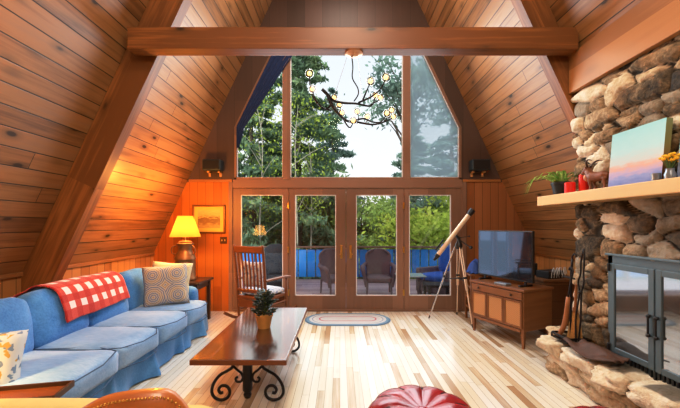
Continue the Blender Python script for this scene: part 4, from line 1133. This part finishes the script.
for k_ in range(90):
    t = k_/89*(len(F)-1); i = min(int(t), len(F)-2); a, b = Vector(F[i]), Vector(F[i+1]); p = a.lerp(b, t-i); sphere(bm, (p.x, p.y-.002, p.z-.016), .0055, 6, 4)
obj('nailhead_trim', bm, 'brass', ac, smooth='all')
bm = bm_new(); cushion(bm, -.10, -.085, .47, .84, .20, .46, .08, .012); obj('back_cushion', bm, 'woolcream', ac, smooth='all')
bm = bm_new(); cushion(bm, 0, .20, .36, .90, .46, .16, .06, .02); obj('seat_cushion', bm, 'woolcream', ac, smooth='all')
bm = bm_new(); box(bm, -.48, .48, -.2, .42, .14, .29, .03); obj('base', bm, 'tanleather', ac)
for x in (-.42, .42):
    for y in (-.14, .36):
        bm = bm_new(); tube(bm, [(x, y, 0), (x, y, .15)], [.02, .03], 10); obj('leg', bm, 'darkwood', ac)
wt = thing('wooden_tray', 'dark reddish wooden tray lying on the near front corner of the sofa seat', 'tray', (-1.76, 1.83, .512), R(12))
obj('tray_base', box(bm_new(), -.20, .20, -.09, .09, .0, .012, .003), 'chairwood', wt, 'x')
bm = bm_new(); box(bm, -.20, .20, -.095, -.083, 0, .036, .003); box(bm, -.20, .20, .083, .095, 0, .036, .003); box(bm, -.205, -.19, -.095, .095, 0, .036, .003); box(bm, .19, .205, -.095, .095, 0, .036, .003)
obj('rim', bm, 'darkwood', wt, 'x')

# ------------------------------------------------------------------ chandelier
CHY = 3.2
chd = thing('branch_chandelier', 'dark branching chandelier with globe bulbs hanging from the tie beam', 'chandelier', (.135, CHY, 3.14))
def cp(x, y, d=0.):   # from a drawing of the fitting, 1 unit = 2.1 mm, hung point at (235, 45)
    q_ = CHY+d*.8; return Vector(((300+x/4.54-340)/330*q_-.135, d*.8, 1.47-(45+y/4.54-225)/330*q_-3.14))
bm = bm_new(); lathe(bm, [(0, -.035), (.03, -.034), (.05, -.022), (.085, -.012), (.09, 0), (0, 0)], 28); obj('canopy', bm, 'copper', chd, smooth=True)
bm = bm_new(); tube(bm, [cp(235, 50), cp(240, 100), cp(238, 150, -.01), cp(262, 195, -.02), cp(264, 225, -.01), cp(245, 256, 0)], .006, 8, 5); obj('power_cord', bm, 'cord', chd, smooth='all')
for a, b in ((cp(215, 50), cp(150, 250, .02)), (cp(262, 45), cp(285, 262, .02))):
    bm = bm_new(); tube(bm, [a, b], .0018, 5); obj('support_wire', bm, 'chrome', chd)
br_ = [([(100, 200, -.06), (130, 230, -.03), (152, 252, 0), (200, 263, 0), (255, 266, 0), (310, 277, .03), (330, 268, .04), (342, 236, .06)], .0165, .006),
       ([(265, 262, 0), (320, 237, -.04), (365, 200, -.07), (388, 155, -.09)], .010, .005),
       ([(285, 250, -.01), (300, 215, -.05), (318, 172, -.08)], .009, .005),
       ([(322, 270, .03), (345, 258, .06), (362, 246, .08)], .007, .005),
       ([(125, 226, -.03), (142, 268, -.02), (175, 312, 0), (215, 345, .02), (270, 352, .04), (330, 361, .06), (380, 350, .07), (418, 332, .09)], .0155, .006),
       ([(235, 350, .03), (285, 334, -.03), (325, 348, -.05), (365, 350, -.04), (392, 318, -.02)], .010, .005),
       ([(380, 350, .06), (400, 325, .12), (414, 303, .14)], .007, .005),
       ([(195, 330, 0), (212, 362, -.08), (228, 375, -.11), (242, 352, -.13)], .009, .005),
       ([(262, 345, .0), (266, 328, .06), (260, 308, .09)], .006, .004),
       ([(150, 262, -.01), (120, 290, .05), (90, 275, .09), (62, 240, .12), (46, 190, .13), (43, 138, .14)], .011, .005),
       ([(140, 296, .06), (100, 285, -.04), (70, 245, -.08), (57, 208, -.10)], .009, .005),
       ([(150, 278, -.02), (165, 285, .10), (178, 278, .14)], .007, .005),
       ([(180, 318, 0), (186, 322, .12), (190, 314, .15)], .007, .005),
       ([(300, 350, .05), (305, 345, .12), (305, 332, .14)], .006, .004),
       ([(150, 250, 0), (152, 258, .13), (155, 246, .17)], .006, .004)]
bm = bm_new()
for pts, r0, r1 in br_: tube(bm, [cp(*p) for p in pts], [r0+(r1-r0)*i/(len(pts)-1) for i in range(len(pts))], 8, 4)
obj('branch', bm, 'iron', chd, smooth='all')
bulbs = [(342, 228, .06), (390, 147, -.09), (320, 164, -.08), (365, 240, .08), (424, 326, .09), (394, 310, -.02), (416, 296, .14), (242, 343, -.13), (259, 302, .09), (43, 129, .14), (56, 200, -.10), (179, 271, .14), (190, 308, .15), (306, 325, .14), (155, 239, .17)]
for i, b in enumerate(bulbs):
    c = cp(*b); q = .038 if i not in (1, 2, 9) else .044
    bm = bm_new(); sphere(bm, c, q, 16, 10); g = obj('globe', bm, 'bulbglass', chd, smooth='all')
    bm = bm_new(); sphere(bm, c, q*.52, 12, 8); obj('bulb', bm, 'bulbcore', g, smooth='all')

# ------------------------------------------------------------------ curtain gathered along the sloping side of the window
def curtain():
    bm = bm_new(); rows = []
    for i in range(41):
        t = i/40
        z = 4.50-1.72*t
        xe = xl(z)+.05 if z > WZC else WX0+.05
        w = .30*(1-t)**.7+.025
        row = []
        for j in range(25):
            s = j/24; x = xe+w*s
            row.append(bm.verts.new((x, YB-.035-.018*math.sin(s*26+t*3)*(1-.3*t), z-.10*s*(1-t))))
        rows.append(row)
    for A, B in zip(rows, rows[1:]):
        for j in range(24): bm.faces.new((A[j], A[j+1], B[j+1], B[j]))
    return bm
o = obj('curtain', curtain(), plain('curtain_navy', (.012,.03,.11), .85, 0, .4, 12), smooth='all'); tag(o, 'narrow navy curtain gathered along the sloping left edge of the big window', 'curtain')

# ------------------------------------------------------------------ outside: deck
DZ = -.06
struct('deck_floor', box(bm_new(), -4.6, 4.6, YB+.13, 9.35, DZ-.12, DZ), 'deck', 'x')
RY = 9.1
rl = thing('deck_railing', 'bright blue board railing with brown cap at the deck edge', 'railing', (0, RY, DZ))
bm = bm_new(); x = -4.5
while x < 4.5: box(bm, x, x+.215, -.012, .012, .10, .86, .003); x += .24
obj('board_panel', bm, 'rail', rl)
obj('cap_rail', box(bm_new(), -4.6, 4.6, -.08, .08, .90, .945, .006), 'railwood', rl, 'x')
for z in (.14, .80): obj('cross_rail', box(bm_new(), -4.55, 4.55, .014, .055, z-.04, z+.04, .004), 'railwood', rl, 'x')
for x in (-3.3, -1.65, 0, 1.65, 3.3): obj('post', box(bm_new(), x-.05, x+.05, -.11, -.013, 0, .90, .005), 'railwood', rl)
def wicker_chair(loc, rz, label, group=None):
    w = thing('wicker_armchair', label, 'chair', loc, rz, group)
    # opens towards -y
    bm = bm_new(); nx, nz = 16, 14; G = {}
    for i in range(nx+1):
        for k2 in range(nz+1):
            q = -1+2*i/nx; t = k2/nz; z = .30+.66*t
            hw = .23+.05*t; hw *= 1 if t < .8 else math.sqrt(max(0.0, 1-((t-.8)/.2)**2*.55))
            G[i, k2] = bm.verts.new((q*hw, .24+.10*t-.07*q*q, z-.035*q**4*t))
    for i in range(nx):
        for k2 in range(nz): bm.faces.new((G[i, k2], G[i+1, k2], G[i+1, k2+1], G[i, k2+1]))
    edge = [G[0, k2].co.copy() for k2 in range(nz+1)]+[G[i, nz].co.copy() for i in range(1, nx+1)]+[G[nx, k2].co.copy() for k2 in range(nz-1, -1, -1)]
    tube(bm, edge, .028, 8); o = obj('back', bm, 'wicker', w, 'x', smooth='all'); sd = o.modifiers.new('s', 'SOLIDIFY'); sd.thickness = .02
    for s_ in (-1, 1):
        bm = bm_new(); P = [(s_*.25, .27, .66), (s_*.31, .16, .63), (s_*.345, .0, .605), (s_*.355, -.18, .60), (s_*.345, -.27, .56), (s_*.32, -.29, .45), (s_*.29, -.27, .28), (s_*.275, -.27, .20)]
        tube(bm, P, [.035, .045, .052, .055, .050, .042, .036, .03], 10, 4)
        A = [bm.verts.new((s_*x, y, .60)) for x, y in ((.30, .2), (.325, .05), (.335, -.1), (.33, -.25))]; B = [bm.verts.new((s_*x, y, .28)) for x, y in ((.25, .2), (.27, .05), (.28, -.1), (.285, -.25))]
        for a in range(3): bm.faces.new((A[a], A[a+1], B[a+1], B[a]))
        obj('arm', bm, 'wicker', w, 'x', smooth='all')
    bm = bm_new(); cushion(bm, 0, -.04, .345, .54, .52, .13, .04, .01); obj('seat', bm, 'wicker', w, 'x', smooth='all')
    for sx in (-.25, .25):
        for sy in (-.26, .2): 
            bm = bm_new(); tube(bm, [(sx*1.05, sy*1.08, 0), (sx, sy, .30)], [.018, .024], 8); obj('leg', bm, 'wicker', w)
    return w
wicker_chair((-.10, 7.35, DZ), R(28), 'brown wicker armchair on the deck seen through the second door')
wicker_chair((.86, 7.35, DZ), R(-4), 'brown wicker armchair on the deck seen through the third door')
w3 = thing('cushioned_wicker_chair', 'dark wicker lounge chair with bright blue cushions on the deck, behind the telescope', 'chair', (2.20, 7.08, DZ), R(-58))
bm = bm_new(); box(bm, -.36, .36, -.36, .34, .10, .34, .03); obj('seat_base', bm, 'wicker', w3, 'x')
for s in (-1, 1): bm = bm_new(); box(bm, s*.37-.06, s*.37+.06, -.38, .36, .08, .60, .04, 3); obj('arm', bm, 'wicker', w3, 'x')
bm = bm_new(); bar(bm, (0, .33, .10), (0, .47, .98), .72, .10, (0, 1, 0), .03); obj('back_frame', bm, 'wicker', w3, 'x')
for sx in (-.36, .36):
    for sy in (-.33, .32): bm = bm_new(); box(bm, sx-.03, sx+.03, sy-.03, sy+.03, 0, .1, .004); obj('leg', bm, 'wicker', w3)
bm = bm_new(); cushion(bm, 0, -.04, .42, .60, .68, .15, .05, .02); o = obj('seat_cushion', bm, 'cushionblue', None, 'x', smooth='all'); o.location = w3.location; o.rotation_euler = w3.rotation_euler; tag(o, 'bright blue seat cushion on the deck lounge chair', 'cushion')
bm = bm_new(); cushion(bm, 0, 0, 0, .60, .14, .62, .05, .02, Matrix.Translation((0, .295, .80)) @ Matrix.Rotation(R(-9), 4, 'X')); o = obj('back_cushion', bm, 'cushionblue', None, 'x', smooth='all'); o.location = w3.location; o.rotation_euler = w3.rotation_euler; tag(o, 'bright blue back cushion on the deck lounge chair', 'cushion')
st = thing('deck_side_table', 'small pale glass topped side table with curved dark legs on the deck', 'table', (1.42, 6.68, DZ))
obj('table_top', box(bm_new(), -.28, .28, -.22, .22, .50, .53, .012), 'glasstop', st)
for sx in (-1, 1):
    for sy in (-1, 1):
        bm = bm_new(); tube(bm, [(sx*.25, sy*.18, .50), (sx*.21, sy*.15, .35), (sx*.20, sy*.14, .18), (sx*.25, sy*.18, 0)], .015, 8, 4); obj('leg', bm, 'wicker', st)
ot = thing('deck_ottoman', 'low dark footstool on the deck in front of the blue cushioned chair', 'stool', (1.86, 6.22, DZ))
obj('top', box(bm_new(), -.26, .26, -.20, .20, .38, .43, .015), 'greycover', ot)
for sx in (-.22, .22):
    for sy in (-.16, .16): obj('leg', box(bm_new(), sx-.025, sx+.025, sy-.025, sy+.025, 0, .38, .004), 'greycover', ot)
gr = thing('covered_grill', 'barbecue grill under a dark grey cover on the deck behind the rocking chair', 'grill', (-1.52, 8.0, DZ))
def grill():
    bm = bm_new(); n = 32; rows = []
    for (r_, z) in ((.36, .05), (.35, .3), (.33, .6), (.36, .78), (.36, .86), (.30, .98), (.18, 1.06), (.0, 1.08)):
        rows.append([bm.verts.new((r_*(1+.05*math.sin(j*2*PI/n*6)*(1 if z < .7 else .2))*math.cos(2*PI*j/n), .75*r_*math.sin(2*PI*j/n), z)) for j in range(n)])
    for A, B in zip(rows, rows[1:]):
        for j in range(n): bm.faces.new((A[j], A[(j+1) % n], B[(j+1) % n], B[j]))
    return bm
obj('cover', grill(), 'greycover', gr, smooth='all')
for sx in (-.2, .2):
    bm = bm_new(); lathe(bm, [(.0, 0), (.03, 0), (.03, .07), (0, .07)], 10, (sx, 0, 0)); obj('foot', bm, 'blackplastic', gr)

# ------------------------------------------------------------------ outside: ground and trees
GZ = -1.6
struct('ground', box(bm_new(), -60, 60, 9.4, 90, GZ-.3, GZ), 'ground', 'x')
def leaf_mesh(name, pts, size, droop=.0, aspect=1.7):
    n = len(pts); P = np.asarray(pts); s = size*rng.uniform(.6, 1.4, n)[:, None]
    a = rng.normal(size=(n, 3)); a[:, 2] -= droop; a /= np.linalg.norm(a, axis=1)[:, None]
    b = rng.normal(size=(n, 3)); b -= (b*a).sum(1)[:, None]*a; b /= np.linalg.norm(b, axis=1)[:, None]
    v = np.stack([P-a*s*aspect/2, P+b*s/2*.7, P+a*s*aspect/2, P-b*s/2*.7], 1).reshape(-1, 3)
    me = bpy.data.meshes.new(name); me.from_pydata(v.tolist(), [], np.arange(n*4).reshape(-1, 4).tolist()); return me
def conifer_pts(H, Rm, n, z0=.1, seed=0):
    r_ = np.random.default_rng(seed); pts = []; limbs = []
    nb = int(H*9)
    for i in range(nb):
        t = z0+(1-z0)*(i/nb); z = H*t; L = Rm*(1-t)**.75*r_.uniform(.6, 1.15)+.15; a = r_.uniform(0, 2*PI)
        end = np.array([math.cos(a)*L, math.sin(a)*L, z-L*.12+.1]); limbs.append((np.array([0, 0, z]), end))
        m = int(n/nb*(.4+1.2*L/Rm))
        s = r_.uniform(.15, 1, m)**.7
        w = .10+.20*L*(1-s*.5)
        base = np.array([0, 0, z])+(end-np.array([0, 0, z]))*s[:, None]
        off = r_.normal(size=(m, 3))*np.stack([w*.55, w*.55, w*.22], 1); off[:, 2] -= .25*w*s
        pts.append(base+off)
    return np.concatenate(pts), limbs
def blob_pts(H, Rm, n, z0, seed, blobs=26, sq=.8, sparse=.33):
    r_ = np.random.default_rng(seed); pts = []; limbs = []
    for i in range(blobs):
        d = r_.normal(size=3); d /= np.linalg.norm(d); rad = r_.uniform(.25, 1)**.5
        c = np.array([d[0]*Rm*rad, d[1]*Rm*rad, z0+(H-z0)*(.5+.48*d[2]*rad)]); limbs.append((np.array([0, 0, max(z0*.8, c[2]-1.2*Rm*.7)]), c))
        m = n//blobs; q = r_.normal(size=(m, 3))*Rm*sparse*r_.uniform(.7, 1.2); q[:, 2] *= sq*.7; pts.append(c+q)
    return np.concatenate(pts), limbs
protos = {}
def tree(kind, loc, label, mat_, scale=1., rz=0., H=10, Rm=3, n=9000, z0=1., seed=1, leaf=.2, name='tree', cat='tree', group='trees beyond the deck', sparse=.33, tk=1.):
    key = (kind, H, Rm, n, z0, seed, leaf, mat_, sparse)
    t = thing(name, label, cat, loc, rz, group); t.scale = (scale,)*3
    if key not in protos:
        pts, limbs = conifer_pts(H, Rm, n, z0/H, seed) if kind == 'c' else blob_pts(H, Rm, n, z0, seed, sparse=sparse)
        fm = leaf_mesh('foliage', pts, leaf, .5 if kind == 'c' else .1, 2.2 if kind == 'c' else 1.5)
        bm = bm_new(); tube(bm, [(0, 0, -.2), (.05, 0, H*.3), (0, .05, H*.6), (0, 0, H*.93)], [(H*.018+.02)*tk, (H*.014+.015)*tk, (H*.008+.01)*tk, .01], 10, 3)
        for a, b in limbs[:: (3 if kind == 'c' else 1)]:
            m_ = (a+b)/2; m_[2] += .1; tube(bm, [a, m_, b], [.03, .02, .006], 5)
        tm = bpy.data.meshes.new('trunk'); bm.to_mesh(tm); bm.free(); protos[key] = (fm, tm)
        fm.materials.append(M[mat_]); tm.materials.append(M['bark'])
    for nm, me in zip(('foliage', 'trunk'), protos[key]):
        o = bpy.data.objects.new(nm, me); COL.objects.link(o); o.parent = t
    return t
# px helper used only while placing: X = (px-340)/330*Y
def at(px, Y): return ((px-340)/330*Y, Y, GZ)
tree('c', at(297, 15), 'big dark pine filling the left half of the centre window pane', 'leafdark', 1, 0, 13.5, 3.0, 24000, 1.2, 1, .13)
tree('c', at(252, 13), 'dark pine behind the left window pane and leftmost door', 'leafdark', 1, 1., 10.4, 2.5, 20000, .6, 2, .12)
tree('c', at(333, 20), 'shorter pine right of the big pine, tip below the chandelier', 'leafblue', 1, 2., 11.3, 2.5, 14000, 1., 3, .15)
tree('c', at(414, 16), 'bluish spruce behind the right window pane', 'leafblue', 1, .5, 8.2, 1.9, 13000, .6, 4, .14)
tree('c', at(452, 19), 'bluish spruce at the right edge of the hazy window pane', 'leafblue', .95, 2.5, 13.0, 2.9, 11000, 1.2, 11, .16)
tree('b', at(406, 10.5), 'broadleaf tree whose top twigs overhang the upper right of the window', 'leafblue', 1, 0, 8.4, 1.35, 2600, 6.2, 5, .11, sparse=.2, tk=.45)
tree('b', at(312, 17), 'light green birch mixed among the pines behind the second door', 'leafmid', 1, 0, 5.4, 1.9, 6000, 1.2, 6, .2)
tree('b', at(272, 20), 'mid green broadleaf tree behind the leftmost door', 'leafmid', 1, 1.2, 6.4, 2.2, 6000, 1., 7, .2)
tree('b', at(362, 19), 'airy pale tree behind the third door', 'leafmid', 1, 2.2, 5.0, 1.7, 2600, 1., 8, .17, sparse=.38)
tree('b', at(392, 15), 'green shrubby tree behind the third door right half', 'leafmid', 1, .7, 4.2, 1.3, 4200, .8, 9, .16)
tree('b', at(428, 13), 'yellow green tree behind the rightmost door', 'leafyel', 1, .3, 4.3, 1.5, 6500, .5, 10, .15)
tree('b', at(455, 16), 'second yellow green tree behind the telescope', 'leafyel', 1, 1.7, 4.9, 1.7, 6000, .5, 12, .17)
for i, (px, Y, s, lb) in enumerate(((226, 24, .8, 'rounded shrub low on the slope behind the rocking chair'), (287, 26, .8, 'rounded shrub low on the slope left of the door handles'), (326, 23, .75, 'rounded shrub low on the slope behind the left wicker chair'), (376, 26, .8, 'rounded shrub low on the slope behind the right wicker chair'), (410, 22, .75, 'rounded shrub low on the slope behind the deck side table'), (466, 25, .8, 'rounded shrub low on the slope behind the blue cushioned chair'))):
    tree('b', at(px, Y), lb, 'leafmid', s, i*1.1, 4.0, 2.3, 5200, .0, 13, .2, 'shrub', 'shrub', 'shrubs on the slope beyond the railing')
# bare slim birch trunks in front of the pines
for i, (px, Y) in enumerate(((309, 14), (298, 12.5), (262, 12))):
    x, y, z = at(px, Y); t = thing('birch_sapling', ('slender pale birch stem in the left half of the centre pane', 'slender leaning birch stem nearest the left mullion', 'slender birch stem in the left window pane')[i], 'tree', (x, y, z), i*2., 'birch stems')
    bm = bm_new(); rr = random.Random(i+3); tube(bm, [(0, 0, 0), (.1, 0, 3), (.05, .1, 6), (.3*(i-1), 0, 7.6)], [.035, .03, .02, .008], 8, 4)
    for q in range(10):
        h = rr.uniform(2.5, 7.2); a = rr.uniform(0, 2*PI); L = rr.uniform(.5, 1.3); tube(bm, [(.07, .03, h), (.07+math.cos(a)*L*.5, math.sin(a)*L*.5, h+.45), (.07+math.cos(a)*L, math.sin(a)*L, h+.75)], [.018, .012, .004], 5, 3)
    obj('stem', bm, plain('birch_bark_%d' % i, (.42,.40,.34), .8), t)
    pts = np.array([[math.cos(a)*q, math.sin(a)*q, h] for a, q, h in zip(rng.uniform(0, 6.28, 700), rng.uniform(.1, 1.2, 700), rng.uniform(3.2, 8, 700))]); me = leaf_mesh('foliage', pts, .085, .2, 1.4); obj('foliage', me, 'leafyel', t)

# ------------------------------------------------------------------ light, sky, camera
w = bpy.data.worlds.new('World'); scene.world = w; w.use_nodes = True
nt = w.node_tree; bg = nt.nodes['Background']
tc = nt.nodes.new('ShaderNodeTexCoord'); sx = nt.nodes.new('ShaderNodeSeparateXYZ'); rp = nt.nodes.new('ShaderNodeValToRGB')
nt.links.new(tc.outputs['Generated'], sx.inputs[0]); nt.links.new(sx.outputs[2], rp.inputs[0])
rp.color_ramp.elements[0].position = .0; rp.color_ramp.elements[0].color = (.92, .93, .93, 1)
rp.color_ramp.elements[1].position = .6; rp.color_ramp.elements[1].color = (.66, .76, .86, 1)
nt.links.new(rp.outputs[0], bg.inputs[0]); bg.inputs[1].default_value = 1.2
def area(name, loc, target, size, e, col):
    l = bpy.data.lights.new(name, 'AREA'); l.energy = e; l.size = size; l.color = col; l.shape = 'DISK'
    o = bpy.data.objects.new(name, l); COL.objects.link(o); o.location = loc
    o.rotation_euler = (Vector(target)-Vector(loc)).to_track_quat('-Z', 'Y').to_euler(); return o
def rect(name, loc, target, sx_, sy_, e, col):
    o = area(name, loc, target, sx_, e, col); o.data.shape = 'RECTANGLE'; o.data.size_y = sy_; return o
area('fill_rear', (.3, -1.9, 4.5), (.1, 3.2, .8), 1.3, 105, (1, .88, .74))  # unseen fill light added behind the camera
area('fill_ridge', (.1, 1.2, 4.6), (.1, 2.0, 0), 1.0, 75, (1, .84, .66))  # added fill under the ridge, no fitting there
area('fill_far', (.1, 4.3, 5.6), (.1, 4.3, 0), 1.0, 60, (1, .92, .82))  # unseen fill added high over the far bay
rect('window_fill', (.1, 5.2, 3.2), (.1, 0, 1.9), 2.9, 1.9, 110, (.86, .94, 1))  # unseen panel added inside the window to boost the daylight
rect('door_fill', (.1, 5.3, 1.2), (.1, 0, .6), 3.5, 1.6, 24, (.86, .94, 1))  # added unseen panel before the doors, gives the floor its sheen
plight('corner_glow_fill', (-2.15, 4.45, 1.75), 74, (1, .40, .06), .12)  # added bare light, strengthens the table lamp's glow on the wall
sun = bpy.data.lights.new('sun', 'SUN'); sun.energy = 4.0; sun.angle = R(25); sun.color = (1, .97, .90)
so_ = bpy.data.objects.new('sun', sun); COL.objects.link(so_); so_.rotation_euler = Vector((.35, .75, -.62)).to_track_quat('-Z', 'Y').to_euler()

vs_ = scene.view_settings; vs_.use_curve_mapping = True
cv = vs_.curve_mapping.curves[3]; cv.points.new(.22, .185); cv.points.new(.72, .765); vs_.curve_mapping.update()
cam = bpy.data.cameras.new('Camera'); co = bpy.data.objects.new('Camera', cam); COL.objects.link(co); scene.camera = co
co.location = (0, 0, 1.47); co.rotation_euler = (R(90), 0, 0)
cam.sensor_width = 36; cam.lens = 36*330/680; cam.shift_y = 21/680; cam.clip_start = .05; cam.clip_end = 300
scene.view_settings.view_transform = 'Standard'; scene.view_settings.look = 'None'; scene.view_settings.exposure = 0.
